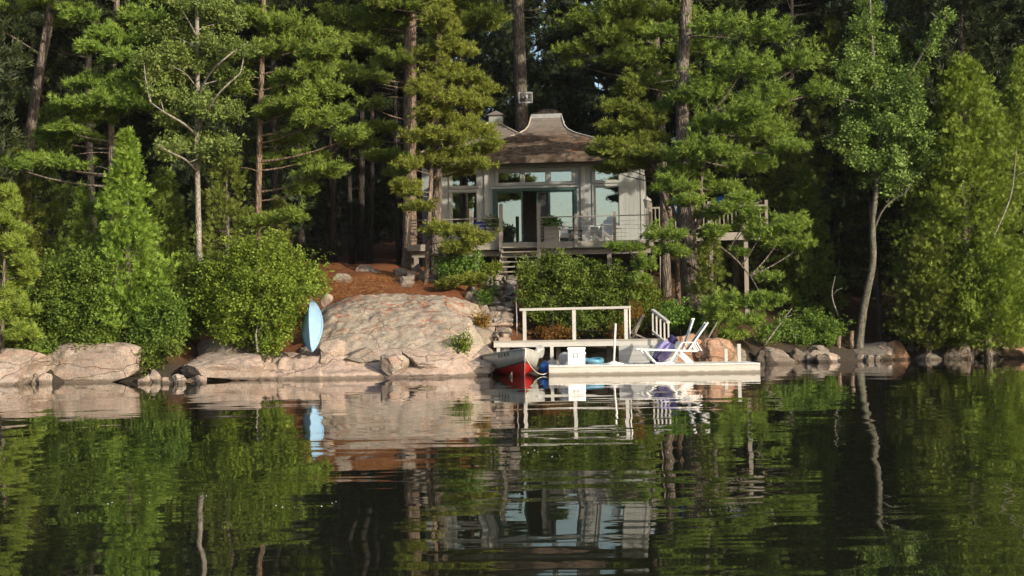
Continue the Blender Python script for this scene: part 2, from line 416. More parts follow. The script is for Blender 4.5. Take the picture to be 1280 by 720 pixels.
M['curtain'] = mat_plain('pale_curtain', (0.62, 0.66, 0.66), 0.9, 0.1, var=0.08)
M['tan'] = mat_plain('faded_canvas', (0.50, 0.40, 0.28), 0.9, 0.1)
M['planter'] = mat_wood('planter_boards', (0.30, 0.285, 0.25), (0.2, 0.19, 0.165), (0.5, 3, 3))

def mat_shingle():
    n = NT('cedar_shingles'); co = n.coord('Object')
    br = n.n('TexBrick', i_Vector=n.coord('Generated', (30, 1, 1)), i_Scale=1.0)
    f = n.noise(n.coord('Object', (7, 0.6, 7)), 2.2, 4, 0.8)
    c = n.ramp(f, [(0.28, (0.065, 0.045, 0.034)), (0.5, (0.145, 0.098, 0.070)), (0.75, (0.235, 0.165, 0.12))])
    vo = n.n('TexVoronoi', i_Vector=n.coord('Object', (5.5, 3.2, 8.5)), i_Scale=1.0).outputs['Color']
    bw = n.n('RGBToBW', i_Color=vo).outputs[0]
    c = n.mix(0.75, c, n.ramp(bw, [(0.2, (0.042, 0.032, 0.025)), (0.5, (0.11, 0.082, 0.06)), (0.8, (0.20, 0.16, 0.125))]))
    z = n.n('SeparateXYZ', i_0=n.n('TexCoord').outputs['Object']).outputs[2]
    s = n.noise(n.coord('Object', (1, 1, 2.5)), 1.1, 7, 0.7)
    c = n.mix(n.ramp(s, [(0.45, 0.0), (0.75, 0.45)]), c, (0.15, 0.13, 0.115))
    c = n.mix(n.n('MapRange', i_Value=z, i_1=4.5, i_2=5.2, i_3=0.0, i_4=0.6).outputs[0], c, (0.24, 0.225, 0.21))
    s2 = n.noise(n.coord('Object', (0.8, 1, 1)), 2.3, 6, 0.75)
    c = n.mix(n.ramp(s2, [(0.6, 0.0), (0.66, 0.75)]), c, (0.30, 0.095, 0.035))
    return n.done(n.principled(c, 0.9, 0.15, 0, n.bump(f, 0.7, 0.02)))
M['shingle'] = mat_shingle()
M['flashing'] = mat_plain('weathered_flashing', (0.42, 0.43, 0.42), 0.5, 0.5, 0.4)
M['edge'] = mat_wood('pale_roof_edge', (0.42, 0.37, 0.30), (0.28, 0.24, 0.19), (1, 1, 1))
def mat_glass():
    n = NT('window_glass')
    fr = n.n('Fresnel', i_IOR=2.0).outputs[0]
    co = n.coord('Object')
    nb = n.bump(n.noise(co, 1.4, 2, 0.4), 0.04, 0.02)
    g = n.n('BsdfGlossy', i_Roughness=0.0, i_Color=(0.92, 1.0, 0.98)); n.put(g.inputs['Normal'], nb)
    t = n.n('BsdfTransparent', i_Color=(0.72, 0.80, 0.78))
    mx = n.n('MixShader', i_Fac=n.math('MULTIPLY', fr, 3.1)); n.put(mx.inputs[1], t.outputs[0]); n.put(mx.inputs[2], g.outputs[0])
    return n.done(mx.outputs[0])
M['glass'] = mat_glass()
def mat_screen():
    n = NT('insect_screen'); mx = n.n('MixShader', i_Fac=0.5)
    n.put(mx.inputs[1], n.n('BsdfTransparent').outputs[0]); n.put(mx.inputs[2], n.principled((0.05, 0.055, 0.055), 0.8, 0.2)); return n.done(mx.outputs[0])
M['screen'] = mat_screen()

# ------------------------------------------------------------------ the ground
SHORE_PX = [(-420, 503), (-150, 488), (0, 482), (100, 479), (180, 478), (240, 476), (320, 475), (400, 474.5), (500, 472), (600, 469)]
SHORE = [tuple(on_z(*p).xy) for p in SHORE_PX]
SHORE += [(0.6, 42.5), (3.0, 43.0), (6.0, 43.5)]
SHORE += [tuple(on_z(*p).xy) for p in [(955, 455), (1000, 453.5), (1060, 452.5), (1130, 450.5), (1200, 449), (1280, 446.5), (1420, 442)]]
SHORE = [(-60, SHORE[0][1] - 6)] + SHORE + [(60, 47)]
SX = np.array([p[0] for p in SHORE]); SY = np.array([p[1] for p in SHORE])
def shore_y(x): return np.interp(x, SX, SY)
T_IN = [-40, -10, -3, -1, 0, 0.8, 1.6, 3, 5, 10, 14, 25, 45, 80, 160]
Z_IN = [-4, -3.2, -1.6, -.9, -0.45, -.06, .42, 1.0, 1.65, 3.05, 3.6, 4.4, 5.6, 9.5, 30]
def gz(x, y):
    return float(np.interp(y - shore_y(x), T_IN, Z_IN))
def ground_hit(px, py):
    Y = 36.0
    while Y < 75:
        p = at(px, py, Y)
        if p.z <= gz(p.x, Y) + .05: return Y
        Y += .1
    return 50.0
rng0 = np.random.default_rng(5)
def build_ground():
    xs = np.concatenate([np.linspace(-300, -32, 24), np.arange(-30, 40.01, 0.4), np.linspace(42, 300, 24)])
    ys = np.concatenate([np.linspace(-300, 20, 10), np.arange(28, 62, 0.35), np.arange(62, 110, 1.5), np.linspace(112, 420, 24)])
    X, Y = np.meshgrid(xs, ys)
    Z = np.interp(Y - np.interp(X, SX, SY), T_IN, Z_IN)
    nz = np.zeros_like(Z)
    for a, kx, ky, p in [(0.16, .5, .43, 1.), (.12, 1.1, -.9, 2.), (.07, 2.3, 1.7, .3), (.05, -3.1, 3.7, 4.), (.03, 5.2, 4.6, 1.7)]:
        nz += a * np.sin(kx * X + ky * Y + p + 1.3 * np.sin(.37 * kx * Y))
    Z = Z + nz * np.clip((Z - .1) / 1.2, 0, 1)
    far = np.clip((np.abs(X) - 60) / 200, 0, 1); Z = np.where(Z > 0, Z * (1 - 0.0 * far), Z)
    n, m = X.shape
    V = np.stack([X, Y, Z], -1).reshape(-1, 3)
    i = (np.arange(n - 1)[:, None] * m + np.arange(m - 1)[None]).ravel()
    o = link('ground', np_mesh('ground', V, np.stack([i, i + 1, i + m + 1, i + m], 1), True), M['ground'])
    tag(o, kind='structure')
build_ground()
tag(MB().add([(-500, -500, 0), (500, -500, 0), (500, 120, 0), (-500, 120, 0)], [(0, 1, 2, 3)]).build('water', M['water']), kind='structure')

def fbm(p, s, o=4): return mnoise.fractal(Vector(p) * s, 0.8, 2.1, o)
def build_dome():
    xs = np.arange(-9.6, 0.1, 0.055); ys = np.concatenate([np.arange(37.3, 41, 0.055), np.arange(41, 49.5, 0.09)])
    xc, yc, rx, ry, zt = -3.72, 45.4, 3.5, 7.1, 2.5
    V = []
    for y in ys:
        for x in xs:
            wob = 0.18 * fbm((x, y, 3), 0.7)
            u = abs((x - xc) / rx + wob * .5); v = abs((y - yc) / ry)
            r2 = u ** 5.0 + v ** 1.9
            z = zt * (1.0 - r2) if r2 < 1.6 else -1.5
            z += 0.09 * fbm((x, y, 0), 0.55) + 0.05 * fbm((x * 1.5, y, 5), 2.2) + .01 * fbm((x, y, 1), 6)
            # exfoliation steps: sheets of rock split off along gentle ledges
            q = z * 1.7 + 0.55 * fbm((x, y * .6, 9), 0.5) + 0.1 * x
            fr = q - math.floor(q)
            z += 0.055 * (1 / (1 + math.exp(-(fr - .5) * 26)) - fr)
            # low cracked ledge along the water
            if -9.5 < x < 0 and y < 42.5:
                t = y - shore_y(x) + .25 * fbm((x, 7, 1), .5)
                e = min(1, (x + 9.5) / .8, (0 - x) / .5)
                zl = float(np.interp(t, [-.5, 0, .12, .55, .75, 1.6, 1.9, 3.2, 4.2], [-.7, -.25, .20, .30, .50, .58, .78, .85, -.2])) * e
                q3 = Vector((x * .55 + .35 * y, y * 1.5 - .15 * x, 2)) + Vector((fbm((x, y, 2), .9), fbm((x, y, 8), .9), 0)) * .22
                ds, ps = mnoise.voronoi(q3)
                zl += (mnoise.cell(ps[0] * 3.7) * .5) * .20 + .05 * fbm((x, y, 4), 1.3) + .03 * fbm((x, y, 6), 4) + .018 * fbm((x, y, 3), 9)
                zl += .11 * ((ps[0] - q3).x * mnoise.cell(ps[0] * 9.1) + (ps[0] - q3).y * mnoise.cell(ps[0] * 5.3))
                zl -= .11 * max(0, 1 - (ds[1] - ds[0]) / .045)
                z = max(z, zl)
            V.append((x, y, max(z, -1.2)))
    n, m = len(ys), len(xs)
    i = (np.arange(n - 1)[:, None] * m + np.arange(m - 1)[None]).ravel()
    o = link('granite_outcrop', np_mesh('granite_outcrop', np.array(V), np.stack([i, i + 1, i + m + 1, i + m], 1), True), M['granite_dome'])
    tag(o, kind='structure')
build_dome()

# ------------------------------------------------------------------ rocks
def rock_mesh(dims, seed, cuts=9, sub=4, rough=0.10, box=0.75):
    rg = random.Random(seed)
    bm = bmesh.new(); bmesh.ops.create_icosphere(bm, subdivisions=sub, radius=1.0)
    pl = []
    for _ in range(cuts):
        a = Vector((rg.gauss(0, 1), rg.gauss(0, 1), rg.gauss(0.15, .8))).normalized()
        pl.append((a, rg.uniform(0.5, 0.86)))
    off = Vector((rg.uniform(-50, 50), rg.uniform(-50, 50), rg.uniform(-50, 50)))
    for v in bm.verts:
        p = v.co.copy()
        p = Vector([math.copysign(abs(c) ** box, c) for c in p])
        for a, d in pl:
            e = p.dot(a) - d
            if e > 0: p -= a * e
        n = mnoise.fractal(p * 1.3 + off, 0.9, 2.0, 3) * rough + mnoise.fractal(p * 5 + off, 0.8, 2.2, 4) * rough * 0.38
        p += v.co * n
        v.co = Vector((p.x * dims[0], p.y * dims[1], p.z * dims[2]))
    me = bpy.data.meshes.new('rock')
    lo = [min(v.co[i] for v in bm.verts) for i in range(3)]; hi = [max(v.co[i] for v in bm.verts) for i in range(3)]
    for v in bm.verts: v.co = Vector([(v.co[i] - (lo[i] + hi[i]) / 2) / max(hi[i] - lo[i], 1e-6) * 2 * dims[i] for i in range(3)])
    for f in bm.faces: f.smooth = True
    bm.to_mesh(me); bm.free()
    me.set_sharp_from_angle(angle=R(24))
    return me
def rock(x0, x1, ytop, ybase, seed, label, mat='granite', Y=None, depth=0.8, cuts=13, sub=4, name='boulder', cat='rock', group=None, rz=0.0, tilt=0.0, box=0.75, rough=0.10, grow=1.0):
    xm = (x0 + x1) / 2
    if Y is None: Y = on_z(xm, ybase).y + 0.15
    w = (x1 - x0) / S(Y) * grow
    top = at(xm, ytop, Y).z; base = at(xm, ybase, Y).z
    h = top - base; sink = max(0.25, 0.42 * h)
    c = at(xm, ybase, Y); hz = (h + sink) / 2
    dy = w * depth / 2
    me = rock_mesh((w / 2 * 1.03, dy, hz * 1.0), seed, cuts, sub, rough, box)
    o = link(name, me, M[mat]); o.location = (c.x, Y + dy * 0.8, base - sink + hz)
    o.rotation_euler = (0, tilt, rz)
    return tag(o, label, cat, group)

rock(-70, 41, 432, 482, 11, 'rounded pinkish boulder cut off at the left edge of the photo', depth=.9, sub=5, box=.7)
rock(46, 179, 428, 478, 31, 'huge blocky pale granite boulder at the water beside the left shrubs', depth=.7, sub=5, box=.38, cuts=4, rough=.09)
rock(181, 200, 461, 478, 13, 'small square pink rock wedged right of the huge blocky boulder', sub=3, box=.6)
rock(170, 187, 452, 473, 14, 'small dark triangular rock tucked behind the right end of the huge blocky boulder', 'granite_grey', sub=3)
rock(192, 246, 436, 474, 15, 'tilted grey slab leaning right between the small pink rock and the long low ledge', 'granite_grey', depth=.9, tilt=-.45, box=.6)
rock(240, 306, 423, 448, 16, 'flat grey rock tucked under the shrub left of the blue canoe', 'granite_grey', Y=39.6, depth=.8, box=.6)
rock(215, 330, 441, 476, 17, 'sloping brownish pink ledge at the waterline, leftmost slab of the long low ledge', depth=.7, sub=5, box=.6, rough=.13)
rock(530, 618, 450, 470, 21, 'broken pinkish slab at the waterline touching the bow side of the rowboat', depth=.7, sub=5, box=.6, rough=.14)
rock(475, 510, 441, 459, 22, 'wedge of pink rock lying at the foot of the bare dome', Y=38.3, sub=4, box=.6)
rock(500, 570, 438, 459, 23, 'pale triangular slab leaning at the right foot of the bare dome', Y=38.6, box=.55, tilt=.2)
rock(395, 430, 424, 447, 24, 'tan block with a rounded top just right of the blue canoe', Y=38.9, box=.6)
rock(425, 480, 434, 449, 25, 'grey block along the foot of the bare dome', 'granite_grey', Y=38.9, box=.55)
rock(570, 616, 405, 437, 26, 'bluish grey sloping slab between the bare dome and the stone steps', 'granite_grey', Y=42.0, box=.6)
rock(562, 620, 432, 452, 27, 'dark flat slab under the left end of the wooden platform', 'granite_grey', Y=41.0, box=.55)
rock(441, 475, 330, 348, 28, 'rounded grey stone on the rust coloured needles, highest above the dome', 'granite_grey', Y=ground_hit(458, 346), sub=4)
rock(411, 440, 341, 354, 29, 'low grey stone half sunk in needles beside the left shrub', 'granite_grey', Y=ground_hit(425, 353), sub=4)
rock(455, 473, 336, 347, 30, 'small light stone leaning on the highest rounded grey stone', 'granite_grey', Y=ground_hit(464, 346), sub=3)
rock(400, 416, 366, 375, 31, 'small pale stone at the upper left edge of the bare dome', Y=43.8, sub=3)
# pile behind the young pine and along the steps
rg = random.Random(3)
for k, (px, py, wd) in enumerate([(500, 341, 18), (512, 345, 16), (521, 336, 15), (508, 352, 20), (528, 345, 14), (545, 338, 16), (541, 348, 14), (551, 343, 15)]):
    rock(px - wd / 2, px + wd / 2, py - 7, py + 6, 40 + k, 'fist shaped grey stone in the loose pile at the foot of the young pine', 'granite_grey', Y=ground_hit(px, py + 7) - .1, sub=3, group='stones piled by the young pine', depth=.9)
for k, (px, py, wd) in enumerate([(590, 364, 16), (600, 368, 18), (597, 378, 20), (606, 389, 13), (612, 352, 14), (602, 349, 13), (616, 364, 12), (585, 372, 12)]):
    rock(px - wd / 2, px + wd / 2, py - 8, py + 8, 60 + k, 'pale grey stone in the loose bank along the left of the stone steps', 'granite_grey', Y=max(45.2, ground_hit(px, py + 8) - .1), sub=3, group='loose stones beside the steps', depth=.9)
# right shore
rock(836, 884, 417, 452, 80, 'block of rock with orange sunlight put in its colour behind the white loungers, left one of the pair', 'granite_sunglow', Y=43.6, box=.6, sub=5)
rock(872, 924, 422, 452, 81, 'pointed rock with orange sunlight put in its colour behind the two short dock posts', 'granite_sunglow', Y=43.2, box=.6, sub=5, tilt=.25)
rock(905, 935, 432, 452, 82, 'reddish grey rock low behind the right end of the float', 'granite_grey', Y=44.2)
R_ROCKS = [(948, 992, 434, 455, 'pyramid shaped grey boulder just right of the dock end', 'granite_grey', .7),
 (988, 1004, 436, 453, 'small round grey stone right of the pyramid shaped boulder', 'granite_grey', .8),
 (1014, 1046, 432, 452, 'brown rounded rock behind the pale waterline stone', 'granite_grey', .7),
 (1024, 1050, 442, 453, 'pale grey stone standing at the waterline left of the maple', 'granite', .8),
 (1052, 1122, 428, 451, 'long wedge shaped grey boulder in front of the leaning maple', 'granite_grey', .6),
 (1112, 1138, 426, 450, 'jagged rock with orange sunlight put in its colour at the right end of the long wedge', 'granite_sunglow', .6),
 (1136, 1156, 432, 449, 'small brown rock right of the jagged rock', 'granite_grey', .7),
 (1150, 1176, 441, 450, 'low flat stone at the waterline under the cedar edge', 'granite_grey', .6),
 (1180, 1212, 429, 449, 'angular grey boulder under the right cedars', 'granite_grey', .6),
 (1206, 1232, 436, 448, 'brown stone wedged right of the angular grey boulder', 'granite_grey', .7),
 (1230, 1254, 438, 448, 'rust stained low stone near the right edge', 'granite_grey', .7),
 (1262, 1310, 434, 448, 'pinkish orange boulder cut off at the right edge of the photo', 'granite_sunglow', .6),
 (1055, 1070, 425, 437, 'small upright stone left of the maple trunk', 'granite_grey', .7),
 (1163, 1184, 436, 449, 'dark rock hidden under the cedar branches', 'granite_grey', .7),
 (996, 1020, 430, 447, 'dark rounded stone in the shade of the bank', 'granite_grey', .8),
 (930, 950, 428, 445, 'dark block behind the tall dock post', 'granite_grey', .7)]
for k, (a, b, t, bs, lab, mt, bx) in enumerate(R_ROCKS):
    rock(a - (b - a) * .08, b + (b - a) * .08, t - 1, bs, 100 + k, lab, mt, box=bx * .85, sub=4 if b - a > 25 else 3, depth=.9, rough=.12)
for k in range(34):
    px = 945 + rg.random() * 345; wd = rg.uniform(7, 20); by = on_z(0, 0, 0) if 0 else None
    yb = 455.5 - (px - 950) * .0255 - rg.uniform(1, 7)
    rock(px - wd / 2, px + wd / 2, yb - wd * .55, yb + 2, 150 + k, 'small stone in the jumble along the right shoreline', rg.choice(['granite_grey', 'granite_grey', 'granite_grey', 'granite_sunglow']), sub=3, box=.55, rough=.16, depth=.9, group='small stones along the right shore', Y=shore_y(at(px, yb, 50).x) + rg.uniform(.5, 2.2))
for k, px in enumerate([25, 43, 205, 222, 178, 250, 36, 52]):
    wd = rg.uniform(10, 22)
    rock(px - wd / 2, px + wd / 2, 478 - wd * .6, 480, 190 + k, 'small pink stone at the waterline among the left boulders', 'granite', sub=4, box=.5, rough=.14, group='small stones among the left boulders')
# boulders under the platform
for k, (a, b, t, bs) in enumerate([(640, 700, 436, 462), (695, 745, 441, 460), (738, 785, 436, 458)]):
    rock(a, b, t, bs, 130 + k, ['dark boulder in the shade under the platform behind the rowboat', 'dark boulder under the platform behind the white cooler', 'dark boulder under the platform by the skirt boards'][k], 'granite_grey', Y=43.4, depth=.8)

# ------------------------------------------------------------------ foliage generators
def frames(A, rg):
    z = A / np.maximum(np.linalg.norm(A, axis=1, keepdims=True), 1e-6)
    r = rg.normal(size=z.shape); x = np.cross(r, z); x /= np.maximum(np.linalg.norm(x, axis=1, keepdims=True), 1e-6)
    y = np.cross(z, x)
    return np.stack([x, y, z], -1)
def scatter(temps, P, A, sc, rg):
    """temps: list of (verts, faces); returns one vertex and face array"""
    Vs, Fs, b = [], [], 0
    pick = rg.integers(0, len(temps), len(P)); Mx = frames(A, rg)
    for t, (tv, tf) in enumerate(temps):
        i = np.nonzero(pick == t)[0]
        if not len(i): continue
        v = np.einsum('nij,kj->nki', Mx[i], tv) * sc[i][:, None, None] + P[i][:, None, :]
        f = tf[None] + (np.arange(len(i)) * len(tv))[:, None, None] + b
        Vs.append(v.reshape(-1, 3)); Fs.append(f.reshape(-1, tf.shape[1])); b += v.shape[0] * v.shape[1]
    return np.concatenate(Vs), np.concatenate(Fs)
def t_needles(K, w, seed, lo=12, hi=78):
    rg = np.random.default_rng(seed); V = []
    for k in range(K):
        ph = 2 * math.pi * (k + rg.uniform(-.4, .4)) / K * 2.6; th = R(rg.uniform(lo, hi)); L = rg.uniform(.75, 1.1)
        d = np.array([math.sin(th) * math.cos(ph), math.sin(th) * math.sin(ph), math.cos(th)])
        s = np.cross(d, rg.normal(size=3)); s /= np.linalg.norm(s)
        V += [d * .04 + s * w / 2, d * L, d * .04 - s * w / 2]
    return np.array(V), np.arange(3 * K).reshape(-1, 3)
def t_leaves(K, seed, wide=.62):
    rg = np.random.default_rng(seed); V = []
    for k in range(K):
        ph = 2 * math.pi * k / K + rg.uniform(-.6, .6); th = R(rg.uniform(35, 110)); r0 = rg.uniform(.1, .5); L = rg.uniform(.7, 1.1)
        d = np.array([math.sin(th) * math.cos(ph), math.sin(th) * math.sin(ph), math.cos(th)])
        s = np.cross(d, [0, 0, 1]) + rg.normal(size=3) * .45; s -= d * s.dot(d); s /= np.linalg.norm(s)
        n = np.cross(s, d); b = d * r0
        V += [b, b + d * L * .5 + s * L * wide * .5 + n * .06, b + d * L, b + d * L * .5 - s * L * wide * .5 + n * .06]
    return np.array(V), np.arange(4 * K).reshape(-1, 4)
def t_spray(seed):
    rg = np.random.default_rng(seed); V = []
    def blade(b, d, L, wd):
        s = np.array([d[1] * 0, 0, 0.]); s = np.cross(d, [0, 1, 0]); s /= max(np.linalg.norm(s), 1e-6)
        n = rg.normal(size=3) * .12
        V.extend([b, b + d * L * .5 + s * wd + n * L * .3, b + d * L + n * L, b + d * L * .5 - s * wd + n * L * .3])
    blade(np.zeros(3), np.array([0, 0, 1.]), 1.0, .072)
    for k in range(2):
        for sd in (-1, 1):
            a = R(rg.uniform(32, 55)) * sd; L = (.78 - .22 * k) * rg.uniform(.8, 1.15)
            blade(np.array([0, 0, .12 + .32 * k]), np.array([math.sin(a), rg.uniform(-.2, .2), math.cos(a)]), L, .075)
    return np.array(V), np.arange(len(V)).reshape(-1, 4)
T_PINE = [t_needles(10, .16, s) for s in range(4)]
T_PINE_LO = [t_needles(7, .2, s + 9, 15, 85) for s in range(4)]
T_LEAF = [t_leaves(5, s) for s in range(5)]
T_LEAF_N = [t_leaves(6, s + 20, .45) for s in range(4)]
T_SPRAY = [t_spray(s) for s in range(4)]

def bez(a, b, c, n):
    return [a * (1 - t) ** 2 + b * (2 * t * (1 - t)) + c * t ** 2 for t in [i / n for i in range(n + 1)]]
def smooth_path(pts, n=4):
    out = []
    P = [pts[0] * 2 - pts[1]] + list(pts) + [pts[-1] * 2 - pts[-2]]
    for i in range(1, len(P) - 2):
        a, b, c, d = P[i - 1:i + 3]
        for k in range(n):
            t = k / n
            out.append(.5 * ((b * 2) + (c - a) * t + (a * 2 - b * 5 + c * 4 - d) * t * t + (b * 3 - a - c * 3 + d) * t ** 3))
    out.append(pts[-1].copy())
    return out
def on_path(path, z):
    for a, b in zip(path, path[1:]):
        if a.z <= z <= b.z: return a.lerp(b, (z - a.z) / max(b.z - a.z, 1e-6))
    return path[0].copy() if z < path[0].z else path[-1].copy()

def pad_foliage(pads, kind, rg, density=1.0, size=None):
    """pads: (limb_point, centre, radii). Returns tuft points, axes, scales and a few twig paths"""
    P, A, Sx, twigs = [], [], [], []
    for (lp, c, r) in pads:
        lp, c, r = np.array(lp), np.array(c), np.array(r)
        area = max(r[0] * r[1], .03)
        far = c[1] > 20 and c[2] - r[2] > H_CAM + 450 / F_PX * c[1]      # crown tops above the picture are coarser
        dn_ = density * (.22 if far else 1.0)
        if kind == 'pine': nt = max(6, int(52 * area * dn_ + 18 * dn_)); nk = 10
        elif kind == 'cedar': nt = max(6, int(40 * area * density + 8)); nk = 7
        else: nt = max(6, int(66 * (r[0] * r[2] + r[0] * r[1]) * dn_ + 10)); nk = 8
        u = rg.normal(size=(nt, 3)); u /= np.linalg.norm(u, axis=1, keepdims=True)
        u *= rg.uniform(.35, 1.0, (nt, 1)) ** .5
        if kind == 'pine': u[:, 2] = np.abs(u[:, 2]) * 1.0 - .35 - .25 * (u[:, 0] ** 2 + u[:, 1] ** 2)
        if kind == 'leaf': u = u * np.where(rg.random((nt, 1)) < .22, rg.uniform(1.1, 1.55, (nt, 1)), 1.0)
        if kind == 'pine':
            u = u * np.where(rg.random((nt, 1)) < .18, rg.uniform(1.1, 1.45, (nt, 1)), .94); u[:, 2] += np.where(rg.random(nt) < .14, .5, 0)
        E = c + u * r
        inner = c + (u * r) * .15 + (lp - c) * .35
        inner[:, 2] -= r[2] * .3
        for k in range(min(6, nt)): twigs.append((inner[k], E[k]))
        t = rg.uniform(.30, 1.04, (nt, nk, 1)) ** .8
        d = E - inner; L = np.maximum(np.linalg.norm(d, axis=1, keepdims=True), .05)
        Q = inner[:, None] + d[:, None] * t
        bow = (t[..., 0] ** 2) * L * .12
        Q[..., 2] += bow
        jit = {'pine': .035, 'cedar': .07, 'leaf': .10}[kind]
        Q += rg.normal(size=Q.shape) * jit
        dn = d / L
        if kind == 'pine': ax = dn[:, None] * .8 + rg.normal(size=Q.shape) * .35 + np.array([0, 0, .55])
        elif kind == 'cedar': ax = dn[:, None] * .7 + rg.normal(size=Q.shape) * .35 + np.array([0, 0, .35])
        else: ax = dn[:, None] * .5 + rg.normal(size=Q.shape) * .5 + np.array([0, 0, .5])
        P.append(Q.reshape(-1, 3)); A.append(ax.reshape(-1, 3)); Sx.append(np.full(nt * nk, 1.9 if far else 1.0))
    P = np.concatenate(P); A = np.concatenate(A)
    base = size or {'pine': .165, 'cedar': .19, 'leaf': .105}[kind]
    return P, A, base * rg.uniform(.65, 1.35, len(P)) * np.concatenate(Sx), twigs

def tree(name, label, cat, trunk, r0, r1, pads, kind, leafmat, barkmat, seed, group=None, density=1.0, size=None, sides=9,
         rise=0.18, stems=(), temps=None, twig_r=.011, dead=0, limb_k=.012, flare=1.35):
    rg = np.random.default_rng(seed); pr = random.Random(seed)
    path = smooth_path([Vector(p) for p in trunk], 5)
    g_ = gz(path[0].x, path[0].y)
    if abs(path[0].z) < 50 and path[0].z > g_ + .05 and path[0].y > 30: path.insert(0, Vector((path[0].x, path[0].y, g_ - .15)))
    base = path[0].copy()
    root = empty(name, base, label, cat, group)
    n = len(path)
    rad = [r0 + (r1 - r0) * (i / (n - 1)) for i in range(n)]
    rad[0] *= flare; rad[1] *= 1 + (flare - 1) * .35
    tb = MB(); tb.tube(path, rad, sides, True, .05, pr)
    for sp, sr0, sr1 in stems:
        q = smooth_path([Vector(p) for p in sp], 4)
        tb.tube(q, [sr0 + (sr1 - sr0) * i / (len(q) - 1) for i in range(len(q))], 7, True, .06, pr)
    allp = path + [p for sp, _, _ in stems for p in smooth_path([Vector(p) for p in sp], 4)]
    pl = []
    for pd in pads:
        c, r = Vector(pd[0]), pd[1]
        if len(pd) > 2 and pd[2] is not None: st = Vector(pd[2])
        else:
            hd = math.hypot(c.x - base.x, c.y - base.y)
            st = on_path(path, c.z - rise * hd - r[2] * .4)
            if stems:
                cand = min(allp, key=lambda p: (p - (c - Vector((0, 0, rise * hd)))).length)
                if (cand - c).length < (st - c).length: st = cand
        L = (c - st).length
        if L > .25:
            mid = st.lerp(c, .55) + Vector((pr.uniform(-.06, .06) * L, pr.uniform(-.06, .06) * L, (-.10 if kind != 'leaf' else .05) * L))
            q = bez(st, mid, c - Vector((0, 0, r[2] * .25)), 5)
            lr = min(r0 * .45, .012 + limb_k * L)
            tb.tube(q, [lr * (1 - .72 * i / 5) for i in range(6)], 5, False, .08, pr)
            lp = q[3]
        else: lp = st
        pl.append((lp, c, r))
    for k in range(dead):
        z = base.z + (path[-1].z - base.z) * pr.uniform(.12, .6); s = on_path(path, z); a = pr.uniform(math.pi, 2 * math.pi); L = pr.uniform(.5, 1.3)
        e = s + Vector((math.cos(a) * L, math.sin(a) * L, pr.uniform(-.15, .3) * L))
        tb.tube(bez(s, s.lerp(e, .5) + Vector((0, 0, .1)), e, 3), [.022, .017, .012, .005], 4, False)
    P, A, sc, tw = pad_foliage(pl, kind, rg, density, size)
    for a, b in tw:
        a, b = Vector(a), Vector(b)
        tb.tube([a, a.lerp(b, .5) + Vector((0, 0, .03)), b], [twig_r, twig_r * .7, twig_r * .35], 3, False)
    to = tb.build('trunk', barkmat, root, off=base)
    temps = temps or {'pine': T_PINE, 'cedar': T_SPRAY, 'leaf': T_LEAF}[kind]
    V, Fc = scatter(temps, P - np.array(base), A, sc, rg)
    co = link('crown', np_mesh('crown', V, Fc), leafmat, root)
    kids_of(root, [to, co])
    return root

def pxpads(lst, Y, seed, dz=0.5, k=0.85):
    """photo measurements (x, y, half-width, half-height[, depth offset]) of each clump of a crown -> real ones"""
    pr = random.Random(seed); out = []
    for e in lst:
        x, y, rx, ry = e[:4]; dy = e[4] if len(e) > 4 else pr.uniform(-dz, dz)
        yy = Y + dy; s = S(yy)
        out.append((at(x, y, yy), (rx / s * 1.02, rx / s * k, ry / s * 1.12)))
    return out
def auto_pads(path, z0, z1, n, length, seed, r=(.7, 1.2), flat=.38, az=None, taper=True):
    pr = random.Random(seed); out = []; path = [Vector(p) for p in path]
    for i in range(n):
        f = (i + pr.random()) / n; z = z0 + (z1 - z0) * f; s = on_path(path, z)
        a = pr.uniform(*(az or (0, 2 * math.pi))); L = length * (1 - (.75 * f if taper else .3 * f)) * pr.uniform(.45, 1.05)
        rr = pr.uniform(*r) * (1 - .45 * f)
        out.append((s + Vector((math.cos(a) * L, math.sin(a) * L, .22 * L)), (rr, rr * .9, rr * flat)))
    return out
def up(px, py, Y, to=None): return at(px, py, Y)

# ------------------------------------------------------------------ hero trees
def tp(*pts): return [at(x, y, Y) for x, y, Y in pts]

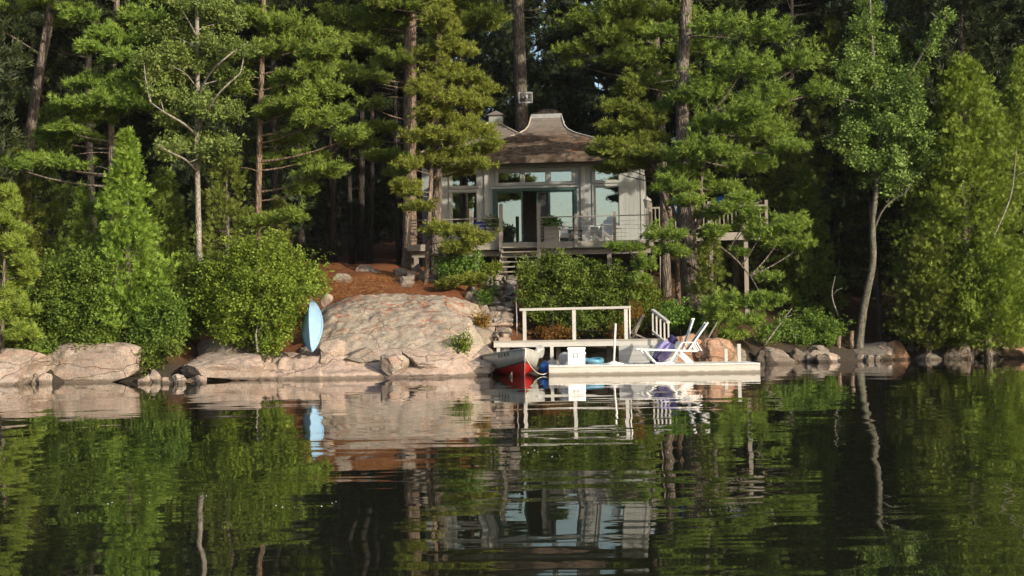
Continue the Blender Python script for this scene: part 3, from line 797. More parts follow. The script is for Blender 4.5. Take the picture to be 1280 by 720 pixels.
# big pine right of the cottage
t = tp((866, 392, 46.6), (862, 330, 46.5), (858, 285, 46.5), (854, 200, 46.8), (853, 100, 47.2), (858, 0, 47.5)) + [at(862, -160, 47.8), at(864, -330, 48)]
pads = [(900, 28, 45, 20), (960, 38, 42, 20), (1005, 72, 40, 20), (930, 78, 50, 24), (880, 112, 45, 24), (960, 115, 45, 22), (905, 150, 55, 26),
        (955, 165, 45, 20), (990, 182, 28, 12), (872, 186, 48, 20), (935, 205, 48, 16), (850, 215, 35, 15), (905, 235, 38, 13), (845, 232, 34, 12),
        (930, 246, 22, 9), (880, 268, 30, 11), (828, 292, 34, 11, -1.5), (782, 309, 30, 5, -1.2), (838, 313, 26, 10, -1.4), (935, 278, 24, 9, -.6),
        (985, 280, 36, 13, -1), (1003, 303, 22, 11, -.9), (970, 303, 26, 9, -.8), (960, 345, 20, 8, -.8), (925, 315, 18, 7),
        (925, 378, 40, 15, -2), (958, 374, 28, 11, -2), (905, 400, 32, 16, -2), (935, 400, 26, 12, -2.2), (915, 418, 20, 8, -2.2), (895, 380, 24, 14, -1.8), (805, 330, 18, 12, -1.6), (800, 350, 15, 9, -1.6),
        (1025, 110, 24, 12), (905, 262, 28, 11, -1), (938, 264, 18, 8, -1.2), (895, 291, 24, 9, -1.2), (950, 292, 22, 9, -1), (925, 250, 24, 9, -1), (880, 60, 40, 18, 1.4), (830, 40, 30, 15, 1.2), (840, 130, 34, 18, 1.5), (900, 190, 34, 14, -1.4), (940, 140, 40, 18, -1.4), (860, 250, 26, 9, -1.2)]
pads = pxpads(pads, 46.4, 1, .9) + auto_pads(t, 13.5, 22, 22, 4.2, 2, (1.0, 1.6))
stems = [(tp((858, 300, 46.5), (872, 280, 46.0), (880, 262, 45.9), (876, 235, 46), (882, 190, 46.2), (890, 140, 46.3)), .11, .04),
         (tp((856, 300, 46.4), (838, 288, 45.9), (815, 285, 45.6), (800, 296, 45.3)), .10, .03),
         (tp((860, 296, 46.4), (845, 272, 46.6), (838, 250, 46.8), (822, 215, 47), (812, 180, 47)), .08, .035),
         (tp((860, 310, 46.2), (890, 305, 45.8), (915, 320, 45.6), (938, 345, 45.4)), .07, .02),
         (tp((860, 330, 46.2), (880, 345, 45.5), (895, 370, 44.9), (885, 400, 44.6)), .05, .02),
         (tp((852, 300, 46.3), (830, 315, 45.6), (808, 335, 45.2)), .05, .018)]
tree('pine_tree', 'big spreading pine with twisted low limbs in front of the right end of the cottage', 'tree', t, .36, .13, pads, 'pine', M['pine'], M['bark_pine'], 21, stems=stems, dead=7, density=.8)

# young pine left of the deck, standing on the outcrop
t = tp((533, 352, 48.3), (535, 300, 48.3), (539, 220, 48.3), (541, 140, 48.4), (547, 50, 48.4), (553, -15, 48.5))
pads = [(552, 8, 18, 14), (553, 36, 26, 16), (575, 62, 26, 14), (540, 66, 26, 16), (558, 92, 40, 17), (592, 98, 20, 12), (530, 110, 28, 16), (572, 124, 38, 16),
        (598, 130, 22, 10), (543, 142, 36, 17), (585, 158, 36, 13), (555, 172, 36, 14), (600, 186, 24, 9), (524, 172, 26, 14), (572, 192, 30, 10), (540, 200, 30, 12),
        (510, 205, 22, 11), (512, 237, 20, 10), (526, 258, 22, 9), (575, 290, 26, 9, -.9), (596, 299, 24, 9, -1), (552, 286, 24, 10, -.6), (570, 310, 24, 8, -1),
        (575, 352, 24, 5, -1.6), (592, 349, 20, 5, -1.7), (560, 356, 16, 4, -1.6), (610, 110, 14, 7), (602, 166, 24, 11), (592, 204, 26, 9), (570, 214, 24, 8), (616, 180, 14, 7), (560, 55, 22, 12), (500, 230, 14, 7), (545, 20, 22, 12)]
tree('pine_tree', 'bushy young pine rising from the rocks left of the deck steps', 'tree', t, .105, .03, pxpads(pads, 48.3, 5, .7), 'pine', M['pine_bright'], M['bark_warm'], 22, density=1.15, limb_k=.008, dead=3)

# large trunk behind it
t = tp((512, 330, 52.5), (512, 260, 52.5), (512, 150, 52.5), (513, 40, 52.6), (513, -40, 52.7)) + [at(514, -200, 53), at(514, -320, 53)]
pads = [(445, 52, 42, 17), (478, 28, 48, 16), (458, 95, 38, 14), (490, 72, 30, 12), (462, 130, 24, 8), (452, 178, 30, 9), (478, 195, 34, 8), (440, 165, 26, 9), (476, 160, 30, 8), (560, 15, 30, 12, 1),
        (430, 20, 40, 18), (500, 8, 36, 14), (590, 8, 22, 8), (425, 85, 30, 12), (495, 215, 18, 7), (548, 185, 16, 8)]
tree('pine_tree', 'tall straight pine with a thick bare trunk left of the cottage roof', 'tree', t, .30, .17, pxpads(pads, 52.3, 6, 1.1) + auto_pads(t, 14.5, 23, 26, 4.5, 7, (1.1, 1.7)), 'pine', M['pine'], M['bark_warm'], 23, dead=5)
t = tp((545, 318, 50.5), (546, 250, 50.6), (548, 180, 50.8), (549, 90, 51), (550, -40, 51)) + [at(551, -250, 51)]
tree('pine_tree', 'second pine trunk close against the left front corner of the cottage', 'tree', t, .21, .12, auto_pads(t, 12.5, 19, 20, 3.4, 8, (.9, 1.4)), 'pine', M['pine'], M['bark_pine'], 24)

# thin pine with the warm trunk, left of the dark opening
t = tp((322, 395, 43), (322, 330, 43), (323, 250, 43), (325, 150, 43), (328, 60, 43), (330, -40, 43.1)) + [at(331, -200, 43.2)]
pads = [(352, 58, 44, 18), (388, 88, 40, 18), (405, 113, 34, 14), (362, 108, 38, 18), (395, 150, 36, 12), (345, 138, 34, 15), (300, 70, 30, 14), (404, 212, 38, 12), (378, 236, 28, 8),
        (392, 196, 26, 8), (440, 168, 26, 8), (350, 30, 38, 16), (390, 40, 36, 15), (310, 18, 30, 14), (360, 175, 28, 8), (410, 62, 30, 12), (425, 140, 26, 9), (365, 268, 16, 9), (330, 275, 26, 10), (338, 200, 24, 9), (375, 128, 30, 10, -1), (295, 110, 26, 10)]
tree('pine_tree', 'slender pine with a sunlit reddish trunk above the round shoreline shrub', 'tree', t, .115, .07, pxpads(pads, 42.8, 9, .9) + auto_pads(t, 11.5, 16, 14, 2.6, 10, (.7, 1.1)), 'pine', M['pine'], M['bark_warm'], 25, dead=6)

# grey barked hardwood with white limbs
t = tp((250, 360, 41.2), (248, 280, 41.2), (246, 180, 41.2), (247, 100, 41.3), (246, 0, 41.4), (247, -60, 41.4))
stems = [(tp((247, 215, 41.2), (232, 200, 40.5), (212, 190, 40.0), (195, 180, 39.9)), .04, .0162),
         (tp((246, 170, 41.2), (230, 155, 40.5), (205, 140, 40.0), (188, 128, 40.0)), .045, .018),
         (tp((246, 165, 41.2), (258, 140, 40.5), (275, 115, 40.0), (300, 92, 40.0)), .045, .018),
         (tp((247, 120, 41.2), (262, 92, 40.5), (285, 70, 40.0), (310, 52, 41)), .04, .016),
         (tp((246, 110, 41.2), (232, 92, 40.5), (214, 82, 40.0)), .025, .01),
         (tp((246, 45, 41.3), (232, 20, 41.2), (220, 0, 41.1)), .025, .01)]
pads = [(212, 68, 34, 13), (268, 58, 34, 13), (238, 38, 28, 12), (190, 92, 24, 10), (292, 96, 28, 12), (235, 124, 38, 10), (256, 136, 24, 10), (286, 138, 24, 9), (214, 150, 24, 9),
        (242, 180, 44, 8), (212, 186, 24, 7), (264, 192, 30, 8), (200, 118, 24, 9), (228, 92, 26, 10), (262, 80, 26, 9), (285, 182, 18, 7), (200, 40, 24, 10), (285, 25, 26, 12), (225, 8, 28, 12), (262, 8, 28, 12), (305, 60, 22, 9), (180, 70, 18, 8)]
tree('ash_tree', 'slim hardwood with pale grey trunk and white forked limbs above the left shrubs', 'tree', t, .10, .05, pxpads(pads, 41.1, 11, .9), 'leaf', M['leaf_pale'], M['bark_grey'], 26, stems=stems, density=.48, size=.12, rise=.5, temps=T_LEAF_N)

# pine further left
t = tp((143, 330, 42.5), (141, 240, 42.5), (139, 165, 42.5), (142, 80, 42.6), (146, 0, 42.7), (148, -80, 42.7)) + [at(150, -220, 42.8)]
pads = [(130, 42, 26, 13), (166, 22, 30, 18), (112, 104, 34, 10), (148, 114, 34, 13), (92, 132, 34, 10), (122, 146, 34, 10), (78, 160, 26, 8), (104, 172, 28, 8), (48, 200, 34, 7), (72, 205, 38, 9),
        (170, 48, 26, 13), (190, 25, 24, 14), (150, 70, 24, 12), (162, 95, 30, 12), (112, 60, 26, 10), (100, 20, 30, 12), (15, 205, 20, 9), (130, 126, 30, 9, -1.2), (60, 170, 22, 8), (175, 130, 28, 12), (185, 75, 26, 12)]
tree('pine_tree', 'pine with flat layered limbs behind the pointed cedar on the left', 'tree', t, .12, .07, pxpads(pads, 42.3, 12, .9) + auto_pads(t, 11.8, 16, 14, 2.8, 13, (.8, 1.2)), 'pine', M['pine'], M['bark_pine'], 27, dead=5)

# dead-topped leaning trunk at far left
t = tp((30, 290, 46), (36, 190, 46), (46, 110, 46), (60, 33, 46))
pads = [(12, 10, 26, 9, -1), (85, 12, 34, 10, .4), (40, 5, 30, 9, 0), (70, 30, 16, 5, .8)]
st = [(tp((50, 68, 46), (30, 55, 45.8), (8, 42, 45.6), (-15, 36, 45.6)), .04, .02), (tp((60, 33, 46), (62, 0, 46), (62, -60, 46)), .16, .10)]
tree('pine_tree', 'leaning dark trunk with a bare side limb at the far left edge', 'tree', t, .20, .16, pxpads(pads, 46, 14) + auto_pads([at(62, -50, 46), at(62, -300, 46)], 13, 19, 14, 2.8, 15, (.8, 1.3)), 'pine', M['pine'], M['bark_pine'], 28, stems=st, dead=3)

# rear pine right, filling between the hoop trunk and the big pine
t = tp((832, 330, 51), (830, 260, 51), (828, 180, 51), (822, 80, 51), (818, -10, 51)) + [at(816, -200, 51)]
pads = [(742, 22, 46, 18), (792, 38, 42, 18), (720, 60, 26, 10), (800, 72, 40, 16), (772, 72, 30, 12), (842, 15, 40, 16), (760, 46, 34, 14), (725, 30, 22, 10), (810, 100, 30, 14), (850, 60, 28, 14), (855, 95, 24, 12), (780, 8, 40, 14), (715, 78, 14, 6)]
tree('pine_tree', 'tall pine standing behind the right end of the cottage roof', 'tree', t, .17, .11, pxpads(pads, 50.5, 16, 1) + auto_pads(t, 14, 20, 16, 3.6, 17, (1, 1.5)), 'pine', M['pine'], M['bark_pine'], 29)
# leaning young pine at the cottage corner
t = tp((846, 300, 47.5), (836, 265, 47.5), (818, 225, 47.6), (804, 185, 47.7), (796, 150, 47.7), (788, 95, 47.8))
pads = [(786, 100, 14, 10), (782, 114, 24, 11), (770, 134, 28, 9), (800, 140, 26, 11), (790, 152, 34, 11), (762, 160, 24, 7), (812, 172, 30, 11), (784, 182, 40, 9), (815, 152, 24, 10), (770, 192, 30, 7), (744, 190, 18, 5), (790, 206, 26, 6), (764, 212, 24, 5), (795, 192, 40, 10, -.6), (768, 180, 28, 9, -.6), (822, 196, 30, 10, -.6), (775, 205, 22, 6, -.5)]
tree('pine_tree', 'leaning young pine with a curved pinkish stem at the right corner of the cottage', 'tree', t, .075, .025, pxpads(pads, 47.6, 18, .7), 'pine', M['pine'], M['bark_warm'], 30, limb_k=.008)

# tall bare trunk behind the cottage
t = tp((654, 240, 66), (652, 150, 66), (649, 60, 66), (647, -10, 66)) + [at(645, -200, 66)]
bare = tree('pine_tree', 'tall bare straight trunk rising behind the cottage roof', 'tree', t, .36, .27, auto_pads(t, 19.5, 26, 16, 4, 19, (1.2, 1.8)), 'pine', M['pine_deep'], M['bark_pine'], 31,
     stems=[(tp((652, 13, 65.9), (672, 12, 65.7), (686, 2, 65.5)), .05, .02), (tp((652, 22, 65.9), (666, 22, 65.7), (676, 18, 65.5)), .03, .01), (tp((652, 41, 65.8), (660, 41, 65.4)), .03, .02)])

# maple on the right
t = tp((1074, 432, 51.2), (1080, 385, 51.2), (1091, 330, 51.3), (1091, 280, 51.3), (1096, 230, 51.3), (1099, 180, 51.4), (1094, 110, 51.5), (1088, 20, 51.6), (1086, -20, 51.6))
stems = [(tp((1092, 288, 51.3), (1102, 265, 51.1), (1116, 250, 51), (1130, 243, 50.9)), .05, .02),
         (tp((1096, 225, 51.3), (1082, 208, 51.1), (1060, 200, 50.9), (1045, 182, 50.8)), .045, .015),
         (tp((1099, 175, 51.4), (1120, 130, 51.2), (1150, 70, 51), (1184, 18, 51)), .05, .012),
         (tp((1098, 190, 51.4), (1115, 170, 51), (1135, 140, 50.9)), .03, .012)]
pads = [(1086, 8, 18, 12), (1084, 35, 24, 16), (1074, 62, 26, 16), (1100, 58, 26, 16), (1058, 85, 20, 12), (1085, 92, 30, 16), (1118, 95, 26, 16), (1062, 112, 28, 14), (1100, 122, 30, 16), (1132, 118, 20, 16),
        (1040, 118, 18, 8), (1075, 145, 30, 14), (1118, 150, 32, 16), (1142, 140, 20, 14), (1092, 172, 32, 14), (1130, 178, 30, 14), (1055, 178, 24, 10), (1108, 200, 30, 14), (1146, 200, 22, 11),
        (1080, 200, 22, 10), (1128, 222, 28, 12), (1115, 240, 24, 8), (1150, 85, 12, 10), (1160, 58, 11, 9), (1172, 36, 10, 8), (1183, 20, 7, 6), (1140, 105, 14, 12), (1070, 165, 24, 10), (1150, 170, 16, 10), (1090, 225, 18, 8), (1165, 195, 14, 7)]
tree('maple_tree', 'slender leaning maple with mottled grey trunk on the right shore', 'tree', t, .155, .045, pxpads(pads, 51.2, 20, 1.0), 'leaf', M['leaf_pale'], M['bark_maple'], 32, stems=stems, rise=.5, density=.4, size=.12, flare=1.5)
t = tp((1099, 428, 52), (1098, 380, 52), (1092, 330, 52), (1088, 250, 52.2), (1090, 160, 52.4))
tree('maple_tree', 'dark second stem just right of the leaning maple', 'tree', t, .15, .06, auto_pads(t, 7.5, 10.5, 8, 1.4, 33, (.5, .8), .6), 'leaf', M['leaf'], M['bark_dark'], 33, rise=.5)

def cedar(name, label, base, H, Rw, seed, mat, n=190, group=None, bark='bark_pine', lean=(0, 0), pw=.85, size=.17, top=None, bottom=.04, dens=1.0):
    rg = np.random.default_rng(seed); pr = random.Random(seed)
    base = Vector(base); root = empty(name, base, label, 'tree', group)
    tb = MB(); topv = Vector((lean[0], lean[1], H))
    tb.tube([Vector((0, 0, min(-.2, gz(base.x, base.y) - base.z - .1) if base.y > 30 else -.2)), topv * .33, topv * .66, topv], [Rw * .07 + .03, Rw * .05 + .02, Rw * .03 + .012, .008], 7, False, .06, pr)
    P, A = [], []
    lob = [pr.uniform(.72, 1.15) for _ in range(40)]
    for i in range(n):
        f = bottom + (1 - bottom) * ((i + pr.random()) / n) ** .9
        a = pr.uniform(0, 2 * math.pi)
        Rr = Rw * (1 - f) ** pw * lob[int(a / 6.2832 * 8) % 8 + 8 * min(4, int(f * 5))] * pr.uniform(.55, 1.08) + .06
        s = topv * f; e = s + Vector((math.cos(a) * Rr, math.sin(a) * Rr, Rr * pr.uniform(-.05, .45)))
        if i % 3 == 0: tb.tube([s, s.lerp(e, .6) - Vector((0, 0, .05 * Rr)), e], [.012 + .008 * Rr, .01, .004], 4, False)
        m = int((9 + 13 * Rr) * dens * (.3 if math.sin(a) > .35 and base.y > 30 else 1))
        t = rg.uniform(.35, 1.05, (m, 1)) ** .7
        d = np.array(e - s)
        q = np.array(s) + d * t; q[:, 2] -= (np.sin(t[:, 0] * 3.14) * .08 * Rr)
        q += rg.normal(size=q.shape) * (.05 + .07 * min(Rr, 1.2))
        P.append(q); A.append(d / max(np.linalg.norm(d), .05) * .55 + rg.normal(size=q.shape) * .38 + np.array([0, 0, .45]))
    P = np.concatenate(P); A = np.concatenate(A)
    V, Fc = scatter(T_SPRAY, P, A, size * rg.uniform(.7, 1.3, len(P)), rg)
    to = tb.build('trunk', M[bark], root); co = link('crown', np_mesh('crown', V, Fc), M[mat], root)
    kids_of(root, [to, co]); return root
def cedar_px(label, px, pybase, pytop, halfw, Y, seed, mat, name='cedar_tree', **kw):
    b = at(px, pybase, Y); H = (pybase - pytop) / S(Y)
    return cedar(name, label, b, H, halfw / S(Y), seed, mat, **kw)
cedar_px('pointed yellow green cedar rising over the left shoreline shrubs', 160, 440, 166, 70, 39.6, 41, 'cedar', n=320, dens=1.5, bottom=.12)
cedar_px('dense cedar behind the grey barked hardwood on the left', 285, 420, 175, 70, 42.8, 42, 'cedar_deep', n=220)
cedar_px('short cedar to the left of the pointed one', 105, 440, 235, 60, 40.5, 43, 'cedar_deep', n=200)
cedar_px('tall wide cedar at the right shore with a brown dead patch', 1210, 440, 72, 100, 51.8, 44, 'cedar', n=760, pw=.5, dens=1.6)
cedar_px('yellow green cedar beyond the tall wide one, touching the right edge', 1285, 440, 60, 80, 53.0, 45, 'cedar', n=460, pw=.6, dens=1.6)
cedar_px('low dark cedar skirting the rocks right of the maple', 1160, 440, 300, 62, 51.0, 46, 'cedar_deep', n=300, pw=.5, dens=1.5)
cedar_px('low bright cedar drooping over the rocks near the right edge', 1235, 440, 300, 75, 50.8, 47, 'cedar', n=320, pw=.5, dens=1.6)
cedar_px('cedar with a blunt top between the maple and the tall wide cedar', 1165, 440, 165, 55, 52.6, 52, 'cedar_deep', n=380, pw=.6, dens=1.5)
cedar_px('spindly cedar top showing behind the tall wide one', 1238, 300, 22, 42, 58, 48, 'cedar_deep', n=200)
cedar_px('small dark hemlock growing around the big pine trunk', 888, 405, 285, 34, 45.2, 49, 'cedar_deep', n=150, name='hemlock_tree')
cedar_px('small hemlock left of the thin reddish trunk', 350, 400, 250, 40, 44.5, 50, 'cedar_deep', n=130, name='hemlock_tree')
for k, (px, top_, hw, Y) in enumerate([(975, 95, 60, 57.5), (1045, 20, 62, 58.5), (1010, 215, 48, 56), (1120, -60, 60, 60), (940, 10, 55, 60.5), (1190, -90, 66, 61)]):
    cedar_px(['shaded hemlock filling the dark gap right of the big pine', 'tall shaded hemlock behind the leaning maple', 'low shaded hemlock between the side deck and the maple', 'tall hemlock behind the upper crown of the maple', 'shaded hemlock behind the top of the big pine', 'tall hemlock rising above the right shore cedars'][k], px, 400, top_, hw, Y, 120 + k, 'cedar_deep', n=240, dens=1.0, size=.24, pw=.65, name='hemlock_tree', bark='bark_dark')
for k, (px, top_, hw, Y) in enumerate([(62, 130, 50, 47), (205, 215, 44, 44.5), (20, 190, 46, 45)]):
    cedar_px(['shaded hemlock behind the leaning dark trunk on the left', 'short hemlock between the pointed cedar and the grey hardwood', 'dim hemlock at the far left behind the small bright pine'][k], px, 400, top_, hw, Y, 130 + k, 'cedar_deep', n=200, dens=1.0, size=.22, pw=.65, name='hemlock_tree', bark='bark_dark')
# bushy little pine at far left edge
t = tp((2, 440, 37.6), (4, 360, 37.6), (8, 280, 37.6), (10, 228, 37.6))
pads = [(10, 238, 10, 10), (14, 258, 16, 12), (0, 275, 20, 12), (22, 290, 16, 10), (8, 305, 26, 14), (30, 325, 18, 10), (5, 335, 26, 14), (-15, 310, 20, 12), (25, 350, 22, 12), (0, 365, 26, 12), (36, 340, 10, 7), (20, 385, 26, 14), (0, 398, 26, 14), (30, 415, 22, 12), (8, 425, 24, 12)]
tree('pine_tree', 'small bright green pine at the very left edge', 'tree', t, .07, .02, pxpads(pads, 37.6, 51, .5), 'pine', M['pine_bright'], M['bark_pine'], 51, density=1.3, limb_k=.007)

# shrubs
def shrub(label, base, pads, Y, seed, mat, density=1.0, size=.085, name='shrub', group=None, temps=None, dz=.5):
    b = at(*base, Y); b.z -= .05
    pl = pxpads(pads, Y, seed, dz, .9)
    t = [b, b + Vector((0, 0, .3)), b + Vector((.05, 0, .7))]
    return tree(name, label, 'shrub', t, .04, .015, [(c, r, b + Vector((0, 0, .15))) for c, r in pl], 'leaf', mat, M['bark_dark'], seed, group, density, size, 5, temps=temps, twig_r=.007, limb_k=.006, flare=1.1)
shrub('broad dark green shrub over the huge blocky boulder', (95, 448), [(60, 360, 34, 22), (105, 352, 34, 20), (30, 385, 34, 24), (80, 385, 38, 24), (125, 378, 36, 24), (50, 412, 36, 18), (100, 412, 38, 18), (140, 405, 30, 22), (20, 415, 30, 16), (70, 335, 26, 16), (110, 330, 24, 14), (60, 430, 24, 8, -.3), (120, 424, 26, 8, -.4)], 39.3, 61, M['leaf'], 1.0)
shrub('leafy shrub at the far left edge behind the cut off boulder', (15, 450), [(5, 400, 26, 20), (25, 415, 24, 18), (0, 430, 24, 12), (35, 432, 20, 12), (12, 380, 20, 18), (45, 440, 16, 10)], 38.6, 59, M['leaf'], 1.0)
shrub('shrub between the pointed cedar and the flat grey rock', (195, 450), [(175, 375, 28, 20), (205, 385, 26, 20), (160, 405, 26, 20), (190, 410, 30, 18), (215, 415, 22, 16), (178, 440, 16, 12, -.3), (185, 350, 24, 16), (222, 395, 20, 18), (192, 428, 22, 12)], 39.3, 62, M['leaf'], 1.0)
shrub('large rounded yellow green shrub beside the blue canoe', (320, 440), [(300, 318, 26, 18), (335, 312, 30, 20), (370, 335, 32, 20), (285, 345, 30, 20), (325, 345, 34, 20), (395, 352, 22, 16), (360, 365, 34, 20), (300, 378, 34, 22), (335, 385, 32, 22), (275, 385, 28, 22), (315, 415, 32, 18), (350, 408, 24, 18), (285, 412, 26, 14), (340, 430, 20, 10, -.4), (368, 392, 18, 14), (255, 370, 22, 20)], 39.4, 63, M['leaf_yellow'], 1.15)
shrub('leafy sprig growing between the huge blocky boulder and the tilted slab', (188, 470), [(186, 446, 12, 12), (200, 432, 14, 12), (215, 436, 12, 8), (178, 432, 10, 12)], 38.7, 60, M['leaf'], 1.0)
shrub('dark shrub low between the grey hardwood and the large rounded shrub', (245, 440), [(240, 340, 26, 22), (235, 375, 24, 20), (255, 400, 24, 18), (230, 410, 20, 16), (262, 335, 24, 18)], 40.3, 64, M['leaf'], 1.0)
shrub('wide glossy green shrub in front of the deck, above the platform rail', (735, 420), [(668, 345, 22, 18), (700, 335, 26, 16), (735, 345, 28, 18), (770, 350, 24, 16), (680, 370, 28, 18), (715, 372, 30, 20), (755, 375, 30, 20), (790, 378, 22, 18), (690, 398, 24, 12), (730, 402, 28, 12), (765, 402, 26, 12), (660, 372, 14, 18), (690, 330, 16, 8), (795, 398, 14, 10), (655, 340, 10, 12)], 45.4, 65, M['leaf'], 1.15, size=.095)
shrub('shrub growing up against the right post of the deck', (808, 405), [(800, 362, 18, 16), (818, 375, 16, 16), (805, 390, 20, 14), (825, 398, 16, 12)], 46.0, 66, M['leaf_yellow'], 1.0)
shrub('low leafy shrub behind the sloping ramp rail', (850, 410), [(842, 388, 18, 12), (862, 395, 20, 12), (848, 405, 20, 8), (880, 405, 16, 10)], 45.0, 67, M['leaf'], 1.1)
shrub('small leafy bush growing from the crack at the right foot of the dome', (572, 448), [(572, 436, 14, 8), (566, 442, 11, 6), (580, 428, 10, 6)], 39.6, 68, M['leaf_yellow'], 1.3, size=.07)
shrub('dark bush under the left end of the deck', (570, 345), [(560, 322, 20, 10), (585, 328, 18, 10), (572, 338, 24, 8), (552, 335, 14, 8)], 48.3, 69, M['leaf'], 1.0)
shrub('dark green bush overhanging the left side of the stone steps', (612, 370), [(612, 362, 11, 9), (606, 370, 9, 7)], 46.2, 70, M['leaf'], 1.3, size=.07)
shrub('rusty fern clump beside the stone steps', (602, 418), [(598, 412, 9, 9), (592, 402, 7, 7), (604, 398, 6, 10), (586, 420, 8, 6)], 43.0, 71, M['fern'], 1.2, size=.08, name='fern', temps=T_LEAF_N)
shrub('rusty dry weeds behind the platform rail', (690, 418), [(685, 416, 14, 3), (705, 417, 16, 3), (772, 415, 12, 4)], 43.9, 72, M['fern'], 1.2, size=.07, name='fern', temps=T_LEAF_N)
shrub('flowering weed at the foot of the deck steps', (618, 345), [(612, 336, 8, 6), (622, 332, 6, 5), (604, 340, 7, 5)], 48.2, 73, M['leaf_yellow'], 1.2, size=.07)
shrub('dark green bush in the shade left of the leaning maple', (1010, 430), [(955, 418, 18, 10, -3), (975, 410, 24, 12, -2), (1012, 402, 26, 14), (1040, 410, 22, 12), (1000, 422, 20, 8), (1030, 425, 18, 6)], 51.5, 74, M['leaf'], .8)

# ------------------------------------------------------------------ the wood behind
def bg_proto(kind, seed):
    if kind == 'spruce':
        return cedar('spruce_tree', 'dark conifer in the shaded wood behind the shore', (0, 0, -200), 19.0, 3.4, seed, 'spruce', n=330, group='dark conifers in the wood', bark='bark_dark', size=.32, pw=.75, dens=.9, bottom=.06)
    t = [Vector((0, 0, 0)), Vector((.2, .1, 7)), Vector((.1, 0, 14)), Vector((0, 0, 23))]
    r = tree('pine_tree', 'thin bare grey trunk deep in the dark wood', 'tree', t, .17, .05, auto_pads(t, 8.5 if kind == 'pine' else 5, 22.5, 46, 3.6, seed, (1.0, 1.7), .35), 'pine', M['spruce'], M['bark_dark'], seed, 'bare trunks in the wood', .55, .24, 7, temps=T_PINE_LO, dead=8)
    return r
protos = [bg_proto('spruce', 201), bg_proto('spruce', 202), bg_proto('pine', 203), bg_proto('pine', 204)]
pr = random.Random(8)
used = [False] * 4
def place_bg(k, x, y, s, rz):
    z = gz(x, y) - .15; loc = (x, y, z)
    if not used[k]:
        used[k] = True; o = protos[k]; o.location = loc; o.rotation_euler = (0, 0, rz); o.scale = (s,) * 3; return o
    return copy_tree(protos[k], loc, rz, (s,) * 3)
rows = [(58, 4.6, .35), (64, 4.4, .5), (70, 4.2, .6), (77, 4.4, .7), (86, 4.6, .8), (96, 5.0, .9), (108, 5.0, 1.0)]
for (Y, gap, ps) in rows:
    hw = Y * .42 + 4
    x = -hw
    while x < hw:
        px = x + pr.uniform(-1.2, 1.2); y = Y + pr.uniform(-2.2, 2.2)
        pxx = 640 + px * S(y)
        clear = (y < 72 and 500 < pxx < 860) or (y < 68 and 345 < pxx < 520)
        trunks = 345 < pxx < 520 and y < 84
        if not clear or (345 < pxx < 500):
            k = pr.choice((2, 3)) if (trunks or pr.random() > ps) else pr.choice((0, 1))
            if not (clear and k < 2):
                place_bg(k, px, y, pr.uniform(.85, 1.2), pr.uniform(0, 6.28))
        x += gap * pr.uniform(.7, 1.2)
# side copses just outside the frame keep the low sun off the wood
for (x, y) in [(27, 53), (31, 56), (35, 52), (39, 57), (44, 53), (29, 62), (36, 64), (48, 60), (-17.5, 40), (-20, 44)]:
    place_bg(pr.choice((0, 1)), x, y, pr.uniform(.9, 1.15), pr.uniform(0, 6.28))
# thin trunks seen in the opening
for px, Y in [(378, 62), (414, 63), (462, 61), (500, 60), (440, 66)]:
    g = at(px, 330, Y); place_bg(pr.choice((2, 3)), g.x, Y, pr.uniform(.8, 1.1), pr.uniform(0, 6.28))
# the wood goes on over the hill as one mass
def far_wood():
    rg = np.random.default_rng(77); n = 9000
    X = rg.uniform(-85, 85, n); Y = rg.uniform(112, 150, n)
    Zg = np.interp(Y - np.interp(X, SX, SY), T_IN, Z_IN)
    H = 30 * (1 - rg.random(n) ** 1.5 * .9)
    P = np.stack([X, Y, Zg + H], 1); A = rg.normal(size=(n, 3)) * .5 + np.array([0, -.4, .6])
    V, Fc = scatter(T_SPRAY, P, A, rg.uniform(2.2, 3.6, n), rg)
    tag(link('distant_wood', np_mesh('distant_wood', V, Fc), M['spruce']), kind='stuff')
far_wood()

# pine needles and litter lying on the ground above the dome
def litter():
    rg = np.random.default_rng(9); n = 9000
    X = rg.uniform(-9, 1.2, n); Y = rg.uniform(45.5, 53, n)
    Z = np.array([gz(a, b) for a, b in zip(X, Y)]) + .14
    A = rg.normal(size=(n, 3)) * .3 + np.array([0, 0, 1.])
    tv, tf = t_needles(5, .10, 3, 60, 95)
    V, Fc = scatter([(tv, tf)], np.stack([X, Y, Z], 1), A, rg.uniform(.08, .16, n), rg)
    tag(link('pine_needle_litter', np_mesh('pine_needle_litter', V, Fc), M['litter']), kind='stuff')
litter()

# ------------------------------------------------------------------ the cottage
HO = at(677, 307.6, 53.5); HZ = 4.63; HO.z = HZ; HR = R(-6.5)
house = empty('cottage', HO, 'grey sided lakeside cottage with flared shingle roof behind the deck', 'house', rz=HR)
def wall_cells(x0, x1, z0, z1, holes, y0, y1, mb):
    xs = sorted({x0, x1, *[h[0] for h in holes], *[h[1] for h in holes]}); zs = sorted({z0, z1, *[h[2] for h in holes], *[h[3] for h in holes]})
    for a, b in zip(xs, xs[1:]):
        for c, d in zip(zs, zs[1:]):
            mx, mz = (a + b) / 2, (c + d) / 2
            if not any(h[0] < mx < h[1] and h[2] < mz < h[3] for h in holes): mb.span((a, y0, c), (b, y1, d))
WIN = [(-3.57, -2.55, .72, 2.2), (-3.57, -2.55, 2.42, 2.92), (2.12, 3.08, .72, 2.28), (2.12, 3.08, 2.5, 2.98)]
TR = [(-1.74, -.78), (-.68, .24), (.34, 1.28)]
DOOR = (-1.9, 1.42, .02, 2.27)
holes = WIN + [(a, b, 2.47, 2.97) for a, b in TR] + [DOOR]
mb = MB(); wall_cells(-4.05, 4.05, -.3, 3.36, holes, 0, .16, mb)
